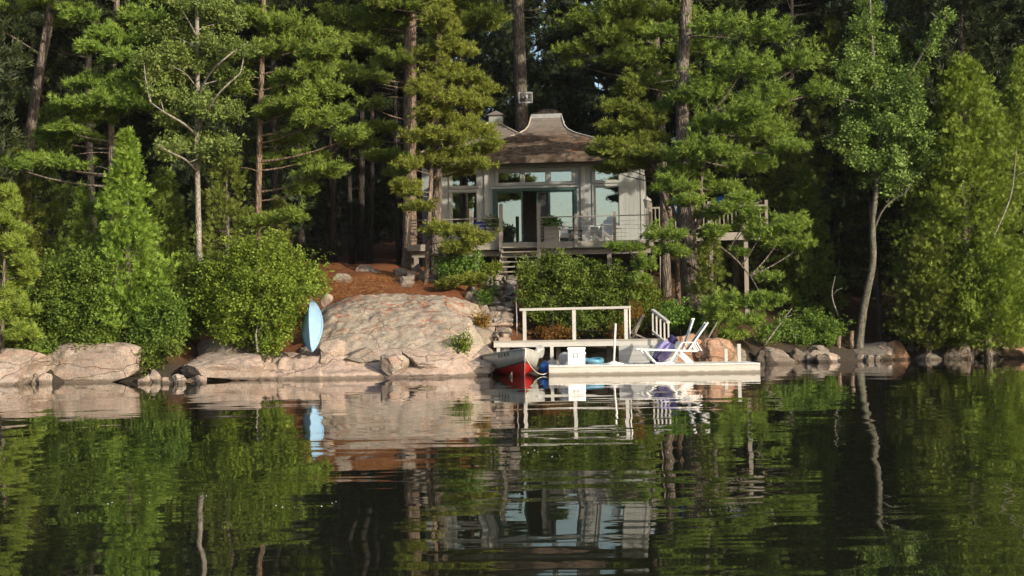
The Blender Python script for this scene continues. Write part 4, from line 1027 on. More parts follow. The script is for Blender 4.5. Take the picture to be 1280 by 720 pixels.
mb.span((-4.05, .16, -.3), (-3.9, 8, 3.36)); mb.span((3.9, .16, -.3), (4.05, 8, 3.36)); mb.span((-3.9, 7.85, -.3), (3.9, 8, 3.36))
mb.build('wall', M['siding'], house)
MB().span((-3.9, .16, -.25), (3.9, 7.85, -.02)).build('floor', M['interior'], house)
MB().span((-3.9, .16, 3.2), (3.9, 7.85, 3.3)).build('ceiling', M['interior'], house)
MB().span((-3.9, 4.2, -.02), (3.9, 4.3, 3.2)).build('partition', M['interior'], house)
mb = MB()
for x0, x1 in ((-.1, .25), (-3.5, -3.2), (2.8, 3.05)):
    rows_ = [[(x0 + (x1 - x0) * i / 14, .55 + .05 * math.sin(i * 1.9), z) for i in range(15)] for z in (.08, 2.9)]
    mb.grid(rows_)
mb.build('curtain', M['curtain'], house)
def window(h, bars=0, fr=.055, name='window', mat='trim'):
    x0, x1, z0, z1 = h; f = MB()
    for a, b in (((x0 - .09, -.045, z0 - .09), (x0, .10, z1 + .09)), ((x1, -.045, z0 - .09), (x1 + .09, .10, z1 + .09)),
                 ((x0, -.042, z1), (x1, .10, z1 + .09)), ((x0, -.055, z0 - .09), (x1, .10, z0))): f.span(a, b)
    fo = f.build(name, M[mat], house)
    s = MB()
    s.span((x0, .02, z0), (x0 + .04, .09, z1)); s.span((x1 - .04, .02, z0), (x1, .09, z1)); s.span((x0 + .04, .02, z0), (x1 - .04, .09, z0 + .04)); s.span((x0 + .04, .02, z1 - .04), (x1 - .04, .09, z1))
    s.build('sash', M['trim'], fo)
    MB().span((x0 + .04, .05, z0 + .04), (x1 - .04, .058, z1 - .04)).build('pane', M['glass'], fo)
for h in WIN: window(h)
for a, b in TR: window((a + .02, b - .02, 2.49, 2.95), name='transom_window')
# sliding door
x0, x1, z0, z1 = DOOR
f = MB(); f.span((x0, -.05, z0), (x0 + .12, .12, z1)); f.span((x1 - .12, -.05, z0), (x1, .12, z1)); f.span((x0 + .12, -.05, z1 - .1), (x1 - .12, .12, z1)); f.span((x0 + .12, -.05, z0), (x1 - .12, .12, z0 + .05))
door = f.build('sliding_door', M['green_frame'], house)
pan = [(-1.78, -.72, .04), (-.72, -.60, .03), (.34, 1.30, .04)]
for a, b, yy in ((-1.78, -.72, .03), (.30, 1.30, .03), (-.18, .34, .085)):
    s = MB(); w_ = .07
    s.span((a, yy - .02, z0 + .05), (a + w_, yy + .02, z1 - .1)); s.span((b - w_, yy - .02, z0 + .05), (b, yy + .02, z1 - .1))
    s.span((a + w_, yy - .02, z0 + .05), (b - w_, yy + .02, z0 + .17)); s.span((a + w_, yy - .02, z1 - .17), (b - w_, yy + .02, z1 - .1))
    s.build('door_leaf', M['green_frame'], door)
    scr = yy > .05
    MB().span((a + w_, yy - .004, z0 + .17), (b - w_, yy + .004, z1 - .17)).build('insect_screen' if scr else 'pane', M['screen' if scr else 'glass'], door)
# casing, corner boards, frieze
def part(name, a, b, mat='trim', par=None): return MB().span(a, b).build(name, M[mat], par or house)
for x in (-2.16, 1.66): part('pilaster', (x - .08, -.06, -.05), (x + .08, 0, 3.1))
for x in (-4.0, 4.0): part('corner_board', (x - .08, -.03, -.3), (x + .08, 0, 3.3))
part('frieze_board', (-2.24, -.07, 3.1), (1.74, 0, 3.33)); part('drip_cap', (-2.0, -.075, 2.285), (1.52, 0, 2.36))
part('frieze_board', (-4.08, -.03, 3.06), (-2.243, 0, 3.3)); part('frieze_board', (1.743, -.03, 3.12), (4.08, 0, 3.3))

def roof_courses(ex, ey0, ey1, prof, thick=.05):
    """hip roof: prof is a list of (inset, height); eave rectangle -ex..ex, ey0..ey1; a stepped course per row"""
    mb = MB()
    def ring(ins, z): return [(-ex + ins[0], ey0 + ins[1], z), (ex - ins[0], ey0 + ins[1], z), (ex - ins[0], ey1 - ins[2], z), (-ex + ins[0], ey1 - ins[2], z)]
    prev = None
    for i in range(len(prof) - 1):
        (a, za), (b, zb) = prof[i], prof[i + 1]
        lo = ring(a, za + thick); hi = ring(b, zb); low = ring(a, za)
        vs = low + lo + hi; fs = []
        for k in range(4):
            k2 = (k + 1) % 4
            fs += [(k, k2, 4 + k2, 4 + k), (4 + k, 4 + k2, 8 + k2, 8 + k)]
        mb.add(vs, fs)
    return mb, ring
KEY = [(0, 3.36), (.30, 3.86), (.6, 4.33), (.85, 4.74), (.93, 4.95), (.97, 5.16), (1.0, 5.64)]
prof = []; NC = 27
for i in range(NC + 1):
    s = i / NC
    t_ = 1 - (1 - s) ** 1.6
    z = np.interp(t_, [k[0] for k in KEY], [k[1] for k in KEY]); prof.append(((4.0 * t_, 3.75 * t_, 3.9 * t_), z))
mb, ring = roof_courses(4.62, -.72, 8.6, prof)
roof = mb.build('roof', M['shingle'], house)
# ridge flashing and barrel cap
top = ring(prof[-1][0], 5.64)
part('ridge_flashing', (top[0][0] - .03, top[0][1] - .03, 5.46), (top[1][0] + .03, top[0][1] + .05, 5.70), 'flashing')
mb = MB(); xm = (top[0][0] + top[1][0]) / 2; hw = (top[1][0] - top[0][0]) / 2 - .05
arc = [(xm + hw * math.cos(a), 5.64 + .23 * math.sin(a)) for a in [math.pi * i / 14 for i in range(15)]]
mb.prism(arc, top[0][1] + .06, top[2][1] - .05); mb.build('ridge_cap', M['bark_dark'], house)
mb = MB()
arc2 = [(xm + (hw + .03) * math.cos(a), 5.64 + .25 * math.sin(a)) for a in [math.pi * i / 14 for i in range(15)]]
mb.tube([(x, top[0][1] + .05, z) for x, z in arc2], .02, 5); mb.build('ridge_cap_trim', M['bark_dark'], house)
for sgn, m_ in ((-1, 'edge'), (1, 'trim')):
    mb = MB(); ptsl = []
    for (ins, z) in prof[::2]: ptsl.append((sgn * (4.62 - ins[0]), -.72 + ins[1], z + .05))
    mb.tube(ptsl, .035, 5); mb.build('hip_cap', M[m_], house)
mb = MB(); mb.span((-4.62, -.74, 3.20), (4.62, -.70, 3.36)); mb.span((-4.62, -.70, 3.3), (4.62, 0, 3.345)); mb.build('fascia_board', M['shingle'], house)
mb = MB(); mb.span((-4.64, -.70, 3.2), (-4.6, 8.6, 3.36)); mb.span((4.6, -.70, 3.2), (4.64, 8.6, 3.36)); mb.build('fascia_board', M['shingle'], house)
# rear wing
RW = at(617, 152, 63); inv = Matrix.Rotation(-HR, 3, 'Z')
rl = inv @ (RW - HO); 
pr2 = []
for i in range(19):
    s = i / 18; pr2.append(((3.4 * s, 3.4 * s, 3.4 * s), rl.z - 2.0 + 2.0 * (s ** 1.15)))
mb = MB()
m2, ring2 = roof_courses(3.45, -3.45, 3.45, pr2)
mb.v = [(x + rl.x, y + rl.y, z) for x, y, z in m2.v]; mb.f = m2.f; mb.sm = m2.sm
mb.build('rear_roof', M['shingle'], house)
mb = MB(); mb.span((rl.x - 2.9, rl.y - 2.9, -.5), (rl.x + 2.9, rl.y + 2.9, rl.z - 1.95)); mb.build('rear_wall', M['siding'], house)
mb = MB(); cx, cy, cz = rl.x + .12, rl.y, rl.z
mb.span((cx - .3, cy - .3, cz - .25), (cx + .3, cy + .3, cz + .25)); cup = mb.build('cupola', M['siding'], house)
mb = MB(); mb.add([(cx - .42, cy - .42, cz + .25), (cx + .42, cy - .42, cz + .25), (cx + .42, cy + .42, cz + .25), (cx - .42, cy + .42, cz + .25), (cx, cy, cz + .52)], [(0, 1, 4), (1, 2, 4), (2, 3, 4), (3, 0, 4), (3, 2, 1, 0)])
mb.build('cupola_roof', M['shingle'], cup)
for sg in (-1, 1):
    MB().tube([(rl.x + sg * (3.45 - i[0]), rl.y - 3.45 + i[1], z + .04) for i, z in pr2], .045, 5).build('hip_cap', M['edge'], house)

# ------------------------------------------------------------------ the deck
deck = empty('deck', HO, 'weathered raised wooden deck with cable railing along the cottage front', 'deck', rz=HR)
D0, D1, DF = -4.85, 4.35, -2.55
def dpart(name, a, b, mat='deckwood', par=None): return MB().span(a, b).build(name, M[mat], par or deck)
n_pl = 17
for i in range(n_pl):
    y0 = DF + .03 + i * (abs(DF) - .06) / n_pl
    dpart('plank', (D0, y0, -.06), (D1, y0 + .14, -.022))
dpart('fascia_board', (D0 - .02, DF - .03, -.27), (-1.32, DF + .02, -.02), 'deckwood'); dpart('fascia_board', (-1.32, DF - .03, -.275), (.22, DF + .02, -.022), 'deckwood'); dpart('fascia_board', (.22, DF - .03, -.27), (D1 + .02, DF + .02, -.02), 'deckwood')
dpart('beam', (D0 + .05, DF + .25, -.50), (D1 - .05, DF + .40, -.275), 'postwood')
dpart('side_board', (D0 - .04, DF + .02, -.27), (D0, 0, -.02)); dpart('side_board', (D1, DF + .02, -.27), (D1 + .04, 0, -.02))
for x in (-4.6, -2.25, -1.2, 2.75, 3.9):
    dpart('post', (x - .08, DF + .24, -2.2), (x + .08, DF + .41, -.50), 'postwood')
for x in (-4.6, 0, 3.9): dpart('post', (x - .08, -.3, -2.2), (x + .08, -.14, -.06), 'postwood')
for x, b, t_ in ((-4.8, -.25, .98), (-2.42, -.25, 1.22), (1.54, -.25, 1.0), (2.98, -.25, 1.06), (4.3, -.25, 1.0)):
    dpart('rail_post', (x - .055, DF - .12, b), (x + .055, DF - .03, t_), 'postwood')
for x in (-1.26, .16):
    dpart('newel_post', (x - .065, DF - .32, -1.5), (x + .065, DF - .19, 1.42), 'postwood')
for a, b in ((-4.8, -1.26), (.16, 4.3)):
    MB().bar((a, DF - .08, .9), (b, DF - .08, .9), .07, .035).build('top_rail', M['postwood'], deck)
    for k in range(5):
        MB().tube([(a, DF - .08, .12 + k * .145), ((a + b) / 2, DF - .08, .11 + k * .145), (b, DF - .08, .12 + k * .145)], .006, 4).build('cable', M['steel'], deck)
for k in range(7):
    dpart('cable_end', (.2, DF - .21, .1 + k * .11), (.30, DF - .18, .13 + k * .11), 'postwood'); dpart('cable_end', (-4.78, DF - .16, .1 + k * .11), (-4.5, DF - .12, .13 + k * .11), 'postwood')
for k in range(6):
    z = -.20 - .195 * k; dpart('tread', (-1.19, DF - .42 - .27 * k, z - .04), (.09, DF - .10 - .27 * k, z), 'deckwood')
for x in (-1.22, .12): MB().bar((x, DF - .02, -.2), (x, DF - 1.75, -1.4), .045, .2).build('stringer', M['postwood'], deck)

# side deck at right
sd = empty('side_deck', HO + Matrix.Rotation(HR, 3, 'Z') @ Vector((6.6, .25, 0)), 'small side deck with upright balusters half hidden by the big pine', 'deck', rz=HR)
SZ = .36
for i in range(14): MB().span((-2.4, -.3 + i * .15, SZ - .04), (2.2, -.3 + i * .15 + .14, SZ)).build('plank', M['deckwood'], sd)
MB().span((-2.42, -.35, SZ - .3), (2.2, -.305, SZ - .005)).build('fascia_board', M['deckwood'], sd)
MB().span((2.2, -.35, SZ - .3), (2.245, 1.8, SZ - .005)).build('fascia_board', M['dockpaint'], sd)
for x in (-2.3, -.05, 2.14): MB().span((x - .06, -.42, SZ - .3), (x + .06, -.355, SZ + 1.22)).build('rail_post', M['postwood'], sd)
for z in (.16, .98): MB().span((-2.24, -.40, SZ + z), (2.08, -.36, SZ + z + .07)).build('rail', M['postwood'], sd)
for k in range(27):
    x = -2.12 + k * .155
    if abs(x + .05) > .08: MB().span((x - .02, -.405, SZ + .23), (x + .02, -.363, SZ + .98)).build('baluster', M['postwood'], sd)
for x in (-1.9, .0, 1.35): MB().span((x - .08, -.2, -2.9), (x + .08, -.04, SZ - .3)).build('post', M['postwood'], sd)
# stair rail climbing at its right end
MB().bar((1.2, 1.4, SZ + 1.0), (2.1, 1.4, SZ + 1.35), .06, .09).build('rail', M['postwood'], sd)

HM = Matrix.Translation(HO) @ Matrix.Rotation(HR, 4, 'Z')
def hl(x, y, z=0): return HM @ Vector((x, y, z))

# furniture on the deck
def adirondack(label, loc, rz):
    r = empty('adirondack_chair', loc, label, 'chair', 'white chairs on the deck', rz); m = M['whiteplastic']; ks = []
    # faces local -y; built seat first
    for i in range(5):
        y = -.28 + i * .115; z = .36 - i * .025
        ks.append(MB().box((0, y, z), (.52, .095, .022)).build('seat_slat', m, r))
    rot = Matrix.Rotation(R(-22), 3, 'X')
    for i in range(5):
        x = -.22 + i * .11; H = .74 - .05 * abs(i - 2) ** 1.5
        ks.append(MB().box(Vector((x, .24, .24)) + rot @ Vector((0, 0, H / 2)), (.106, .02, H), rot).build('back_slat', m, r))
    for s in (-1, 1):
        ks.append(MB().box((s * .34, -.02, .56), (.12, .66, .025)).build('arm', m, r))
        ks.append(MB().box((s * .31, -.30, .27), (.04, .09, .55)).build('leg', m, r))
        ks.append(MB().bar((s * .275, -.34, .36), (s * .275, .42, .02), .035, .10).build('leg', m, r))
        ks.append(MB().box((s * .31, .22, .42), (.035, .05, .27)).build('arm_support', m, r))
    ks.append(MB().box((0, .30, .62), (.6, .03, .06)).build('back_rail', m, r))
    kids_of(r, ks); return r
ac = adirondack('white slatted armchair at the right of the deck, facing left', hl(2.45, -1.75, -.022), R(-38) + HR); ac.scale = (1.12,) * 3
adirondack('white slatted armchair in front of the right glass door panel', hl(.98, -1.2, -.022), R(22) + HR)
def side_table(label, loc, m, w=.46, h=.48):
    r = empty('side_table', loc, label, 'table', rz=HR)
    MB().box((0, 0, h - .015), (w, w, .03)).build('table_top', m, r)
    for a in (-1, 1):
        for b in (-1, 1): MB().box((a * (w / 2 - .04), b * (w / 2 - .04), (h - .03) / 2), (.04, .04, h - .03)).build('leg', m, r)
    MB().box((0, 0, .16), (w - .09, w - .09, .02)).build('shelf', m, r)
side_table('small dark table between the two white slatted armchairs', hl(1.45, -1.5, -.022), M['dark'], .5, .5)
side_table('small white stool beside the right slatted armchair', hl(2.05, -1.7, -.022), M['whiteplastic'], .34, .42)
def bottle(label, loc):
    r = empty('bottle', loc, label, 'bottle')
    MB().lathe([(.035, 0), (.038, .02), (.038, .14), (.014, .19), (.013, .25)], 10).build('body', M['dark'], r); MB().lathe([(.016, .25), (.016, .27)], 8).build('cap', M['steel'], r)
bottle('dark bottle on the small dark table', hl(1.38, -1.5, .478))
def planter(label, loc, seed, w=.52, h=.62, plant='leafy plant in the planter box'):
    r = empty('planter_box', loc, label, 'planter', rz=HR)
    nb = 4
    for k in range(nb):
        z0_, z1_ = k * h / nb, (k + 1) * h / nb - .008
        for sg in (-1, 1):
            MB().span((-w / 2, sg * w / 2 - .012, z0_), (w / 2, sg * w / 2 + .012, z1_)).build('board', M['planter'], r)
            MB().span((sg * w / 2 - .012, -w / 2 + .014, z0_), (sg * w / 2 + .012, w / 2 - .014, z1_)).build('board', M['planter'], r)
    MB().box((0, 0, h - .06), (w - .03, w - .03, .02)).build('soil', M['interior'], r)
    rg = np.random.default_rng(seed); n = 130
    P = rg.normal(size=(n, 3)) * np.array([.17, .15, .09]) + np.array([0, 0, .18]); P[:, 2] = np.abs(P[:, 2])
    V, Fc = scatter(T_LEAF, P, P * np.array([1, 1, .6]) + np.array([0, 0, .15]), rg.uniform(.09, .16, n), rg)
    pl = empty('potted_plant', Vector(loc) + Vector((0, 0, h - .05)), plant, 'plant')
    link('crown', np_mesh('crown', V, Fc), M['leaf'], pl)
    mb = MB(); [mb.tube([(0, 0, 0), (rg.uniform(-.15, .15), rg.uniform(-.15, .15), .22)], .006, 4) for _ in range(7)]; mb.build('stem', M['bark_dark'], pl)
planter('square wooden planter right of the steps post', hl(.58, -2.1, -.022), 5, plant='dense leafy plant in the planter right of the steps')
planter('square wooden planter left of the steps post', hl(-1.62, -2.1, -.022), 6, plant='sparse dark plant in the planter left of the steps')
def folding_chair(label, loc, rz):
    r = empty('folding_chair', loc, label, 'chair', rz=rz); m = M['whiteplastic']
    for s in (-.26, .26):
        MB().tube([(-.30, s, 0), (-.05, s, .30), (.12, s, .52), (.30, s, .95)], .017, 6).build('leg', m, r)
        MB().tube([(.34, s * .9, 0), (.20, s * .9, .22), (-.28, s * .9, .50)], .017, 6).build('leg', m, r)
        MB().tube([(-.34, s, .62), (-.05, s, .66), (.2, s, .64)], .02, 6).build('arm', m, r)
    for k in range(5): MB().box((-.26 + k * .1, 0, .47), (.075, .5, .018)).build('seat_slat', m, r)
    for k in range(5):
        t = k / 4; MB().box((.14 + .14 * t, 0, .56 + .34 * t), (.02, .5, .06)).build('back_slat', m, r)
    return r
folding_chair('white folding chair left of the deck steps', hl(-2.05, -1.9, -.022), HR + R(10))
def cloth(name, label, cat, rows_, mat, loc, rz=0, thick=.012):
    me = MB().grid(rows_).mesh(name); o = link(name, me, mat); o.location = loc; o.rotation_euler = (0, 0, rz)
    s = o.modifiers.new('thickness', 'SOLIDIFY'); s.thickness = thick
    return tag(o, label, cat)
rg = random.Random(4)
rows_ = []
for j in range(9):
    u = j / 8
    prof_ = [(-.46 + .9 * u)]
    row = []
    for i in range(11):
        v = i / 10; yv = (v - .5) * .95; edge = max(0, abs(v - .5) - .36) * 1.9
        row.append((-.46 + .9 * u, yv, .70 + .10 * math.sin(u * 3.1) - edge + .02 * math.sin(i * 2.2 + j)))
    rows_.append(row)
cloth('beach_towel', 'navy blue towel draped over the white folding chair', 'towel', rows_, M['navy'], hl(-2.1, -1.9, .0), HR)

# lamp at the right front corner of the deck
def deck_lamp():
    r = empty('post_lamp', hl(4.2, -2.42, -.02), 'white lantern on a short white post at the right end of the deck', 'lamp')
    MB().box((0, 0, .60), (.09, .09, 1.20)).build('post', M['white'], r)
    MB().lathe([(.07, 1.2), (.10, 1.24), (.13, 1.44), (.15, 1.46)], 8).build('lantern', M['white'], r)
    MB().lathe([(.17, 1.46), (.12, 1.54), (.03, 1.59), (.02, 1.64)], 8).build('cap', M['white'], r)
deck_lamp()
# blue tarpaulin covering a stack behind the side deck
def tarp(label, px0, px1, py0, py1, Y, seed):
    a, b = at(px0, py1, Y), at(px1, py0, Y); w_, h_ = b.x - a.x, b.z - a.z; pr = random.Random(seed); rows_ = []
    for j in range(9):
        u = j / 8; s = min(1, u * 2.2); ang = u * math.pi
        rows_.append([(w_ * i / 14, -.32 * math.cos(ang) + .04 * math.sin(i * 1.7), h_ * math.sin(ang) ** .6 + .05 * math.sin(i * 1.1 + j) * s) for i in range(15)])
    o = cloth('tarpaulin', label, 'tarpaulin', rows_, M['tarp'], a, 0)
tarp('bright blue tarpaulin seen left of the big pine trunk', 840, 866, 246, 268, 55.5, 1)
tarp('bright blue tarpaulin seen right of the big pine trunk', 893, 928, 246, 266, 56, 2)

# grid panel on the bare trunk
def panel():
    c = at(657, 122, 65.4); r = empty('wire_panel', c, 'small grey wire panel mounted on the tall bare trunk above the roof', 'panel')
    mb = MB(); w_, h_ = .34, .27
    mb.span((-w_, -.02, -h_), (w_, .02, -h_ + .05)); mb.span((-w_, -.02, h_ - .05), (w_, .02, h_)); mb.span((-w_, -.02, -h_ + .05), (-w_ + .05, .02, h_ - .05)); mb.span((w_ - .05, -.02, -h_ + .05), (w_, .02, h_ - .05)); mb.build('frame', M['steel'], r)
    mb = MB()
    for k in range(1, 9): mb.tube([(-w_ + .05 + k * .066, 0, -h_ + .05), (-w_ + .05 + k * .066, 0, h_ - .05)], .010, 4)
    for k in range(1, 7): mb.tube([(-w_ + .05, 0, -h_ + k * .077), (w_ - .05, 0, -h_ + k * .077)], .010, 4)
    mb.build('wire_mesh', M['steel'], r)
    MB().span((.02, -.10, -.06), (.10, -.03, .12)).build('receiver', M['whiteplastic'], r); MB().span((-.14, -.08, -.03), (-.08, -.03, .05)).build('clip', M['whiteplastic'], r)
    MB().bar((0, .02, 0), (-.1, .45, 0), .05).build('bracket', M['dark'], r)
panel()

# ------------------------------------------------------------------ stone steps
steps = empty('stone_steps', at(622, 425, 43.0), 'rough stone steps climbing from the platform to the deck', 'steps')
so_ = Vector(steps.location); prs = random.Random(12)
for k in range(13):
    f = k / 12; Y = 43.2 + 5.0 * f; py = 426 - 78 * f; cx = 620 + 12 * f; wd = 36 - 8 * f
    c = at(cx, py, Y); W = wd / S(Y); nn = prs.choice((1, 2, 2, 3)); x = -W / 2
    cuts = sorted([prs.uniform(.3, .7) for _ in range(nn - 1)]); cuts = [0] + cuts + [1]
    for a, b in zip(cuts, cuts[1:]):
        ww = (b - a) * W
        me = rock_mesh((ww * .56, .30, .12), 300 + k * 5 + int(a * 10), 6, 3, .08, .55)
        o = link('stone', me, M['step_stone' if k > 3 else 'granite'], steps)
        o.location = (c.x - W / 2 + (a + b) / 2 * W - so_.x + prs.uniform(-.03, .03), c.y - so_.y + .1 + prs.uniform(-.05, .05), c.z - so_.z + prs.uniform(-.03, .02)); o.rotation_euler = (prs.uniform(-.06, .06), prs.uniform(-.06, .06), prs.uniform(-.1, .1))
hr = empty('handrail', at(648, 420, 43.4), 'thin grey pipe handrail along the right of the stone steps', 'railing')
h0 = Vector(hr.location)
MB().tube([at(646, 398, 43.4) - h0, at(645, 375, 45.4) - h0, at(646, 352, 47.5) - h0], .018, 6).build('rail', M['steel'], hr)
MB().tube([at(646, 420, 43.4) - h0, at(646, 398, 43.4) - h0], .018, 6).build('post', M['steel'], hr); MB().tube([at(646, 368, 47.5) - h0, at(646, 352, 47.5) - h0], .018, 6).build('post', M['steel'], hr)

# ------------------------------------------------------------------ platform
PY = 42.0
pl0 = at(618, 427, PY); PZ = .98
plat = empty('platform', (pl0.x, PY, PZ), 'raised grey plank platform with a white rail behind the float', 'platform')
PW = at(836, 425, PY).x - pl0.x
for i in range(18): MB().span((0, .02 + i * .145, -.045), (PW, .02 + i * .145 + .138, 0)).build('plank', M['deckwood'], plat)
MB().span((-.02, -.03, -.20), (PW + .02, .018, -.047)).build('fascia_board', M['dockpaint'], plat)
MB().span((-.03, -.045, -.045), (PW + .03, .015, -.008)).build('edge_board', M['deckwood'], plat)
for x in (.12,): MB().span((x - .055, .0 + .02, -1.2), (x + .055, .13, -.2)).build('post', M['dockpaint'], plat)
for x in (2.0, 3.6): MB().span((x - .07, .9, -1.6), (x + .07, 1.04, -.046)).build('post', M['postwood'], plat)
xr = [(p - 618) / S(PY) for p in (656, 718, 783)]
for x in xr: MB().span((x - .055, .05, 0), (x + .055, .15, .93)).build('rail_post', M['dockpaint'], plat)
MB().box(((xr[0] + xr[2]) / 2, .10, .97), (xr[2] - xr[0] + .30, .16, .075), Matrix.Rotation(R(-.5), 3, 'Y')).build('top_rail', M['dockpaint'], plat)
# skirt boards closing the platform front on the right
xs0 = (773 - 618) / S(PY); xs1 = (846 - 618) / S(PY)
for k in range(5):
    z = -.20 - k * .155; MB().span((xs0 + .03 * k * 0, -.075, z - .15), (xs1, -.035, z)).build('skirt_board', M['skirt'], plat)
# sloping rail with balusters going down toward the float
RX0, RX1 = (820 - 618) / S(PY), (833 - 618) / S(PY)
ra, rb = Vector((RX0, .9, .90)), Vector((RX1, -.55, .50))
MB().bar(ra, rb, .11, .07).build('ramp_rail', M['dockpaint'], plat)
for k in range(5):
    q = ra.lerp(rb, k / 4); MB().bar(q + Vector((0, 0, -.02)), q + Vector((0, 0, -.78 if k in (0, 4) else -.72)), .05).build('baluster', M['dockpaint'], plat)
MB().bar(ra + Vector((0, 0, -.68)), rb + Vector((0, 0, -.68)), .06, .06).build('ramp_rail', M['dockpaint'], plat)

# ------------------------------------------------------------------ float
F0 = on_z(688, 469); F1 = on_z(948, 465.5)
FY = (F0.y + F1.y) / 2; ang = math.atan2(F1.y - F0.y, F1.x - F0.x)
fl = empty('floating_dock', (F0.x, FY - .1, 0), 'long pale floating dock in front of the platform', 'dock', rz=ang * .3)
FL = F1.x - F0.x; FW = 2.35
MB().span((0.03, .05, -.3), (FL - .03, FW - .05, .20)).build('float_hull', M['floatside'], fl)
MB().span((0, 0, -.25), (FL, .045, .235)).build('fascia_board', M['floatside'], fl); MB().span((0, FW - .045, -.25), (FL, FW, .235)).build('fascia_board', M['floatside'], fl)
MB().span((-.04, 0, -.25), (-.003, FW, .235)).build('end_board', M['floatside'], fl); MB().span((FL + .003, 0, -.25), (FL + .04, FW, .235)).build('end_board', M['floatside'], fl)
npk = 42
for i in range(npk):
    a = -.04 + i * (FL + .08) / npk; MB().span((a + .004, -.03, .236), (a + (FL + .08) / npk - .004, FW + .03, .272 + .004 * (i % 3 == 0))).build('plank', M['white'], fl)
FM = Matrix.Translation(fl.location) @ Matrix.Rotation(ang * .3, 4, 'Z')
def fp(x, y, z=.275): return FM @ Vector((x, y, z))
def fx(px): return (px - 688) / (948 - 688) * FL
for px, h, yy in ((922, .35, FW - .12), (938, .50, FW - .3), (692, .50, FW - .5)):
    lab = {922: 'shorter square wooden post standing at the right end of the float', 938: 'taller square wooden post at the right end of the float', 692: 'stubby weathered post at the left end of the float beside the rowboat'}[px]
    r = empty('dock_post', fp(fx(px), yy), lab, 'post')
    MB().box((0, 0, h / 2 - .1), (.10, .10, h + .2)).build('post', M['dockpaint'], r); MB().box((0, 0, h + .012), (.106, .106, .022)).build('cap', M['dockpaint'], r)
    if px == 692: MB().box((0, -.02, .06), (.22, .2, .12)).build('base_block', M['dockpaint'], r)
def pole(label, x, y, h, z=.275, lean=0.0, base=True):
    r = empty('pipe_post', fp(x, y, z), label, 'post')
    MB().tube([(0, 0, 0), (lean, 0, h)], .03, 8).build('pipe', M['white'], r)
    if base: MB().lathe([(.30, 0), (.28, .03), (.12, .06), (.05, .10)], 14).build('base', M['white'], r)
pole('white pipe post leaning right beside the cooler, on a low round base', fx(769), .6, 1.18, lean=.07)
r = empty('pipe_post', at(787.5, 424, 42.6), 'thin white pipe standing behind the right end of the platform rail', 'post')
MB().tube([(0, 0, -.1), (0, 0, .92)], .022, 8).build('pipe', M['white'], r); MB().lathe([(.028, .92), (.028, .95)], 8).build('cap', M['white'], r)

# loungers
def lounger(label, x, y, back, rz=0):
    r = empty('sun_lounger', fp(x, y), label, 'sun lounger', 'white sun loungers on the float', rz); m = M['whiteplastic']
    W = .58
    for s in (-W / 2, W / 2):
        MB().bar((0, s, .42), (1.62, s, .36), .04, .05).build('seat_rail', m, r)
        MB().bar((.10, s, .40), (.44, s, .02), .035, .04).build('leg', m, r); 
        MB().bar((1.12, s, .37), (1.48, s, .02), .035, .05).build('leg', m, r); MB().bar((.82, s, .02), (1.18, s, .60), .035, .05).build('leg', m, r)
        MB().bar((1.18, s, .61), (1.62, s, .60), .05, .03).build('arm', m, r); MB().bar((1.60, s, .60), (1.74, s, .36), .03, .03).build('arm_brace', m, r)
        MB().bar((.44, s, .02), (.95, s, .02), .03, .03).build('runner', m, r)
        bx = math.cos(back) * .98; bz = math.sin(back) * .98
        MB().bar((1.36, s, .38), (1.36 + bx, s, .38 + bz), .04, .045, up=(1, 0, 0)).build('back_frame', m, r)
    MB().bar((.44, -W / 2, .021), (.44, W / 2, .021), .03).build('cross_bar', m, r)
    ra_ = [[(.04 + 1.28 * j / 8, -W / 2 + .03 + (W - .06) * i / 6, .415 - .045 * j / 8 - .03 * math.sin(math.pi * i / 6)) for i in range(7)] for j in range(9)]
    o = MB().grid(ra_).build('seat_sling', M['sling'], r); o.modifiers.new('t', 'SOLIDIFY').thickness = .012
    rb_ = [[(1.38 + math.cos(back) * .94 * j / 8, -W / 2 + .03 + (W - .06) * i / 6, .39 + math.sin(back) * .94 * j / 8 - .02 * math.sin(math.pi * i / 6)) for i in range(7)] for j in range(9)]
    o = MB().grid(rb_).build('back_sling', M['sling'], r); o.modifiers.new('t', 'SOLIDIFY').thickness = .012
    return r
lounger('white sun lounger nearer the water, its back reclined and a purple bag behind it', fx(802), .45, R(54))
lounger('white sun lounger behind the other, its back set more upright', fx(801), 1.35, R(71), R(-3))
def bag():
    r = empty('duffel_bag', fp(fx(834), 1.0), 'purple drawstring bag slumped between the white loungers', 'bag')
    me = rock_mesh((.25, .20, .38), 77, 3, 4, .16, .85)
    o = link('body', me, M['purple'], r); o.location = (0, 0, .34); o.rotation_euler = (0, R(38), 0)
    mb = MB(); mb.lathe([(.05, 0), (.14, .05), (.12, .12), (.16, .19), (.10, .22)], 12); o = mb.build('drawn_neck', M['purple_dark'], r); o.location = (.20, 0, .60); o.rotation_euler = (0, R(38), 0)
    MB().tube([(-.25, -.2, .15), (-.05, -.28, .40), (.2, -.2, .62)], .016, 5).build('strap', M['purple_dark'], r)
    o = link('base_patch', rock_mesh((.14, .2, .12), 78, 3, 3, .2), M['purple_dark'], r); o.location = (-.26, 0, .10)
bag()
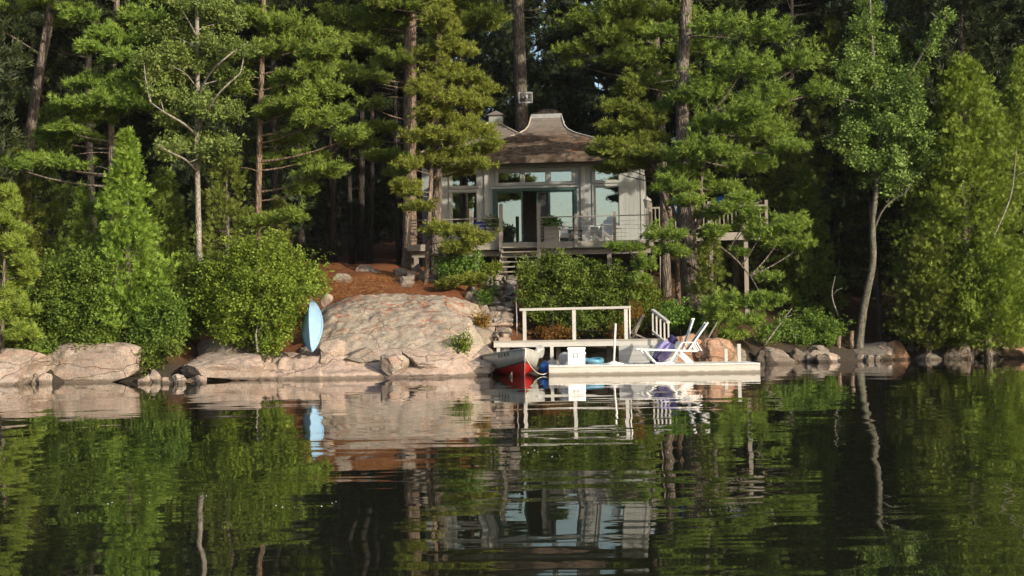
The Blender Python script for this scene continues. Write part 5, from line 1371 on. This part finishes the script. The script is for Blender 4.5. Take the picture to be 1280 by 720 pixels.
def cooler():
    r = empty('cooler_box', fp(fx(722), .75), 'tall white plastic cooler box standing on the left of the float', 'cooler', rz=R(-4))
    MB().box((0, 0, .21), (.50, .40, .42)).build('body', M['whiteplastic'], r, bevel=.02)
    MB().box((0, 0, .465), (.53, .43, .08)).build('lid', M['whiteplastic'], r, bevel=.02)
    mb = MB(); mb.span((-.08, -.215, .20), (.06, -.203, .22)); mb.span((-.08, -.215, .33), (.06, -.203, .35)); mb.span((-.08, -.215, .22), (-.06, -.203, .33)); mb.span((.04, -.215, .22), (.06, -.203, .33)); mb.build('latch_frame', M['greyplastic'], r)
    for s in (-1, 1): MB().box((s * .262, 0, .33), (.025, .16, .05)).build('handle', M['whiteplastic'], r)
cooler()
def blue_tube():
    r = empty('inflatable_raft', fp(fx(742), 1.75), 'turquoise inflatable raft lying behind the white cooler', 'inflatable')
    pts = [(-.35 + .1 * math.cos(0), 0, .12)]; pts = [(.34 * math.cos(a), .22 * math.sin(a), .09 + .03 * math.sin(2 * a)) for a in [2 * math.pi * i / 20 for i in range(21)]]
    MB().tube(pts, .075, 8).build('ring', M['cyan'], r)
    MB().lathe([(.03, .15), (.03, .20), (.02, .21)], 8, (-.30, -.08, 0)).build('valve', M['cyan'], r)
    o = MB().grid([[(-.3 + .6 * i / 6, -.18 + .36 * j / 4, .10 + .02 * math.sin(i + j)) for i in range(7)] for j in range(5)]).build('floor', M['cyan'], r); o.modifiers.new('t', 'SOLIDIFY').thickness = .015
blue_tube()
def bundle():
    o = link('covered_bundle', rock_mesh((.28, .25, .2), 91, 4, 4, .1), M['greyplastic']); o.location = fp(fx(712), 1.55, .44)
    tag(o, 'grey covered bundle half hidden behind the white cooler', 'bundle')
bundle()
# sling chair up on the platform
def canvas_chair():
    r = empty('canvas_chair', (at(799, 425, 43.2).x, 43.2, PZ), 'low canvas sling chair at the back of the platform', 'chair')
    rr = [[(.28 - .42 * u + .05 * math.sin(u * 3), -.26 + .52 * i / 6, .22 + .52 * u ** 1.8 - .03 * math.sin(math.pi * i / 6)) for i in range(7)] for u in [j / 10 for j in range(11)]]
    rr = [[(-x, y, z) for x, y, z in row] for row in rr]
    o = MB().grid(rr).build('sling', M['tan'], r); o.modifiers.new('t', 'SOLIDIFY').thickness = .015
    for s in (-.27, .27):
        MB().bar((-.3, s, .22), (.22, s, .01), .03).build('leg', M['postwood'], r); MB().bar((.16, s, .76), (-.22, s, .01), .03).build('leg', M['postwood'], r)
canvas_chair()
shrub('dry tan weed standing behind the right end of the platform rail', (795, 412), [(796, 388, 5, 8), (790, 392, 5, 6)], 43.9, 75, M['fern'], 1.2, size=.06, name='weed', temps=T_LEAF_N)

# ------------------------------------------------------------------ rowboat
def rowboat():
    bow = on_z(655.5, 470.5); r = empty('rowboat', (bow.x, bow.y, .02), 'small aluminium rowboat with red bottom moored bow out beside the float', 'rowboat', rz=R(9))
    N = 18; L = 4.0
    def st(t):
        b = .90 * (1 - (1 - min(1, t * 1.25)) ** 2.1); b *= 1 - .10 * max(0, t - .6)
        sh = .50 + .26 * (1 - t) ** 1.8
        kz = -.16 + .14 * (1 - t) ** 6
        cz = .03 + .36 * (1 - t) ** 2.4; cb = b * (.80 + .05 * t)
        y = L * t
        return y, b, sh, kz, cz, cb
    def sec(t, side, inset=0.0):
        y, b, sh, kz, cz, cb = st(t); rake = .22 * (1 - t) ** 6
        f = lambda z: y - rake * max(0, z) * 1.2 + (.0 if t > 0 else 0)
        return [(0, f(kz), kz), (side * cb * .55, f(kz), kz + (cz - kz) * .45), (side * cb, f(cz), cz), (side * (cb + (b - cb) * .6), f(cz), cz + (sh - cz) * .5), (side * b, f(sh), sh)]
    ts = [(i / N) ** 1.25 for i in range(N + 1)]
    up_, lo_ = MB(), MB()
    for side in (-1, 1):
        S_ = [sec(t, side) for t in ts]
        lo_.grid([s[:3] for s in S_]); up_.grid([s[2:] for s in S_])
    y, b, sh, kz, cz, cb = st(1)
    up_.add([(-b, y, sh), (-cb, y, cz), (0, y, kz), (cb, y, cz), (b, y, sh)], [(0, 1, 2, 3, 4)])
    h = up_.build('hull', M['alu'], r); h.modifiers.new('t', 'SOLIDIFY').thickness = .02
    lo_.build('hull_bottom', M['red'], r)
    g = MB(); c = MB()
    for side in (-1, 1):
        g.tube([sec(t, side)[4] for t in ts], .026, 6); c.tube([[*sec(t, side)[2]][:1][0:1] and (sec(t, side)[2][0] * 1.0 + side * .008, sec(t, side)[2][1], sec(t, side)[2][2] + .02) for t in ts], .024, 5)
    g.build('gunwale', M['alu_in'], r); c.build('chine_strake', M['dark'], r)
    MB().tube([(0, sec(0, 1)[k][1] - .01, sec(0, 1)[k][2]) for k in (0, 2, 4)], .009, 6).build('stem_strip', M['alu_in'], r)
    for t in (.30, .58, .86):
        y, b, sh, *_ = st(t); MB().box((0, y, sh - .14), (b * 1.9, .28, .03)).build('thwart', M['alu_in'], r)
    y, b, sh, *_ = st(.12)
    MB().add([(0, sec(0, 1)[4][1] + .02, .752), (-b * .95, y, sh - .01), (b * .95, y, sh - .01)], [(0, 1, 2)]).build('bow_plate', M['alu'], r)
    # registration marks: worn, too faint to read, on the left bow
    mk = MB()
    for k, t in enumerate((.17, .21, .25, .29)):
        y, b, sh, kz, cz, cb = st(t); p = Vector(sec(t, -1)[3]).lerp(Vector(sec(t, -1)[4]), .35); q = p + Vector((.0, 0, .10)); nrm = Vector((-.02, -.012, 0))
        mk.bar(p + nrm, q + nrm + Vector((-.012, 0, 0)), .02, .02)
        if k % 2: mk.bar(p + nrm + Vector((0, 0, .05)), p + nrm + Vector((0, .07, .08)), .02, .02)
    mk.build('worn_mark', M['dark'], r)
    # outboard under the stern
    ob = MB(); ob.box((.1, L + .18, .62), (.26, .36, .34)); o = ob.build('outboard_motor', M['greyplastic'], r, bevel=.06)
    MB().box((.1, L + .18, .15), (.10, .16, .62)).build('motor_leg', M['dark'], o)
    # bracket plate on right bow
    return r
rowboat()
def fender():
    r = empty('boat_fender', on_z(681, 467.5) + Vector((0, .05, .14)), 'blue boat fender hanging between the rowboat and the float', 'fender')
    MB().lathe([(.02, -.22), (.12, -.19), (.17, -.08), (.17, .06), (.12, .16), (.05, .20), (.04, .25)], 16).build('body', M['blue'], r)
    MB().tube([(0, 0, .24), (.06, .15, .22), (.16, .3, .14)], .012, 5).build('lanyard', M['rope'], r)
fender()
def mooring():
    a = on_z(656, 470.5); a = Vector((a.x, a.y - .12, .58)); b = fp(-.04, .25, .1)
    pts = []
    for i in range(15):
        t = i / 14; p = a.lerp(b, t); p.z -= .40 * 4 * t * (1 - t) * .62; p.y -= .10 * math.sin(math.pi * t); pts.append(p)
    tag(MB().tube(pts, .013, 6).build('mooring_rope', M['rope']), 'pale slack rope from the rowboat bow to the float', 'rope')
    # clear plastic bottle shaped jug tied to the right gunwale
mooring()
def canopy():
    # silver sack lying over the right bow side of the rowboat
    p = on_z(676, 469); o = link('silver_sack', rock_mesh((.17, .30, .2), 83, 4, 4, .12), M['alu']); o.location = (p.x - .02, p.y + 1.15, .66)
    tag(o, 'silver grey sack lying on the right gunwale of the rowboat', 'sack')
canopy()

# ------------------------------------------------------------------ canoe
def canoe():
    lo, hi = at(390, 439.5, 38.55), at(391, 377, 40.5)
    r = empty('canoe', lo, 'pale blue canoe lying keel up on the rock slope beside the round shrub', 'canoe')
    d = hi - lo; L = d.length; d.normalize(); nrm = Vector((0, -1, 0)); nrm = (nrm - d * nrm.dot(d)).normalized(); nrm = (Matrix.Rotation(R(0), 3, d) @ nrm); x = d.cross(nrm).normalized()
    if x.x < 0: x = -x
    N = 22; hw = .29
    def pt(t, u, k=1.0):
        b = hw * (math.sin(math.pi * min(max(t, 0), 1)) ** .72) * k; dep = .42 * (.55 + .45 * math.sin(math.pi * t) ** .5) * (math.sin(math.pi * t) ** .35 if 0 < t < 1 else 0)
        a = u * math.pi / 2
        return d * (L * t) + x * (b * u * (1 - .0 * abs(u))) + nrm * (dep * (1 - abs(u) ** 1.5))
    ts = [i / N for i in range(N + 1)]; us = [-1 + 2 * i / 16 for i in range(17)]
    hull = MB().grid([[pt(t, u) for u in us] for t in ts]).build('hull', M['blue_hull'], r); hull.modifiers.new('t', 'SOLIDIFY').thickness = .012
    for s in (-1, 1): MB().tube([pt(t, s) for t in ts], .028, 6).build('gunwale', M['blue_rim' if s < 0 else 'blue_hull'], r)
    MB().tube([pt(t, 0) + nrm * .01 for t in ts], .018, 6).build('keel', M['blue_hull'], r)
canoe()

# ------------------------------------------------------------------ small dead branches and floating foam
for k, (pts, lab) in enumerate([
    ([(1240, 300, 50), (1262, 250, 50), (1268, 215, 50), (1271, 185, 50)], 'pale dead branch in front of the right edge cedar'),
    ([(955, 432, 46), (975, 405, 46), (990, 385, 46)], 'thin dead stick rising from the bank right of the dock'),
    ([(1048, 395, 52), (1040, 370, 52), (1044, 345, 52)], 'bent bare twig in the shade left of the maple'),
    ([(880, 432, 44), (895, 405, 44), (905, 388, 44.2), (918, 372, 44.4)], 'sunlit broken branch leaning behind the lounger backs'),
    ([(322, 440, 38.7), (320, 418, 38.8), (324, 398, 38.9)], 'short pale stem showing through the round shrub')]):
    q = [at(*p) for p in pts]; r = empty('dead_branch', q[0], lab, 'branch'); b0 = Vector(q[0])
    mb = MB(); sm = smooth_path([p - b0 for p in q], 3); mb.tube(sm, [.035 * (1 - .7 * i / (len(sm) - 1)) for i in range(len(sm))], 6); mb.build('branch', M['bark_grey'], r)
    mb = MB(); m_ = sm[len(sm) // 2]; mb.tube([m_, m_ + Vector((.18, -.05, .22)), m_ + Vector((.4, -.05, .3))], [.014, .01, .005], 5); mb.build('twig', M['bark_grey'], r)
for px, py, lab in ((1064, 418, 'short pale sawn stump just right of the maple base'), (1048, 424, 'small brown stump left of the maple base')):
    p = at(px, py + 10, 51.0); r = empty('stump', p, lab, 'stump'); MB().tube([(0, 0, -.2), (.01, 0, .15), (.03, 0, .42)], [.11, .09, .085], 9, True, .08, random.Random(px)).build('wood', M['bark_warm'], r); MB().lathe([(.086, .42), (.084, .425)], 9, (.03, 0, 0)).build('cut_face', M['tan'], r)

def foam():
    rg = np.random.default_rng(4); mb = MB(); pr = random.Random(6)
    spots = [(353, 634), (345, 632), (415, 629), (420, 627), (368, 634), (402, 633), (258, 620), (140, 628), (97, 641), (135, 630), (187, 628), (690, 571), (668, 563), (672, 565), (835, 566), (660, 566)]
    for px, py in spots:
        p = on_z(px, py); s = pr.uniform(.003, .007) * (p.y / 10) ** .5
        mb.lathe([(s, -.002), (s * .9, s * .4), (s * .4, s * .75), (s * .1, s * .8)], 7, p)
    tag(mb.build('foam_bubbles', M['alu_in']), kind='stuff')
foam()


# ------------------------------------------------------------------ thin morning haze over the lake
def haze():
    n = NT('morning_haze')
    v = n.n('VolumePrincipled', i_Color=(0.92, 0.95, 1.0), i_Density=0.0001)
    n.t.links.new(v.outputs[0], n.out.inputs['Volume'])
    tag(MB().span((-560, -560, -6), (560, 560, 90)).build('haze', n.m), kind='stuff')
haze()
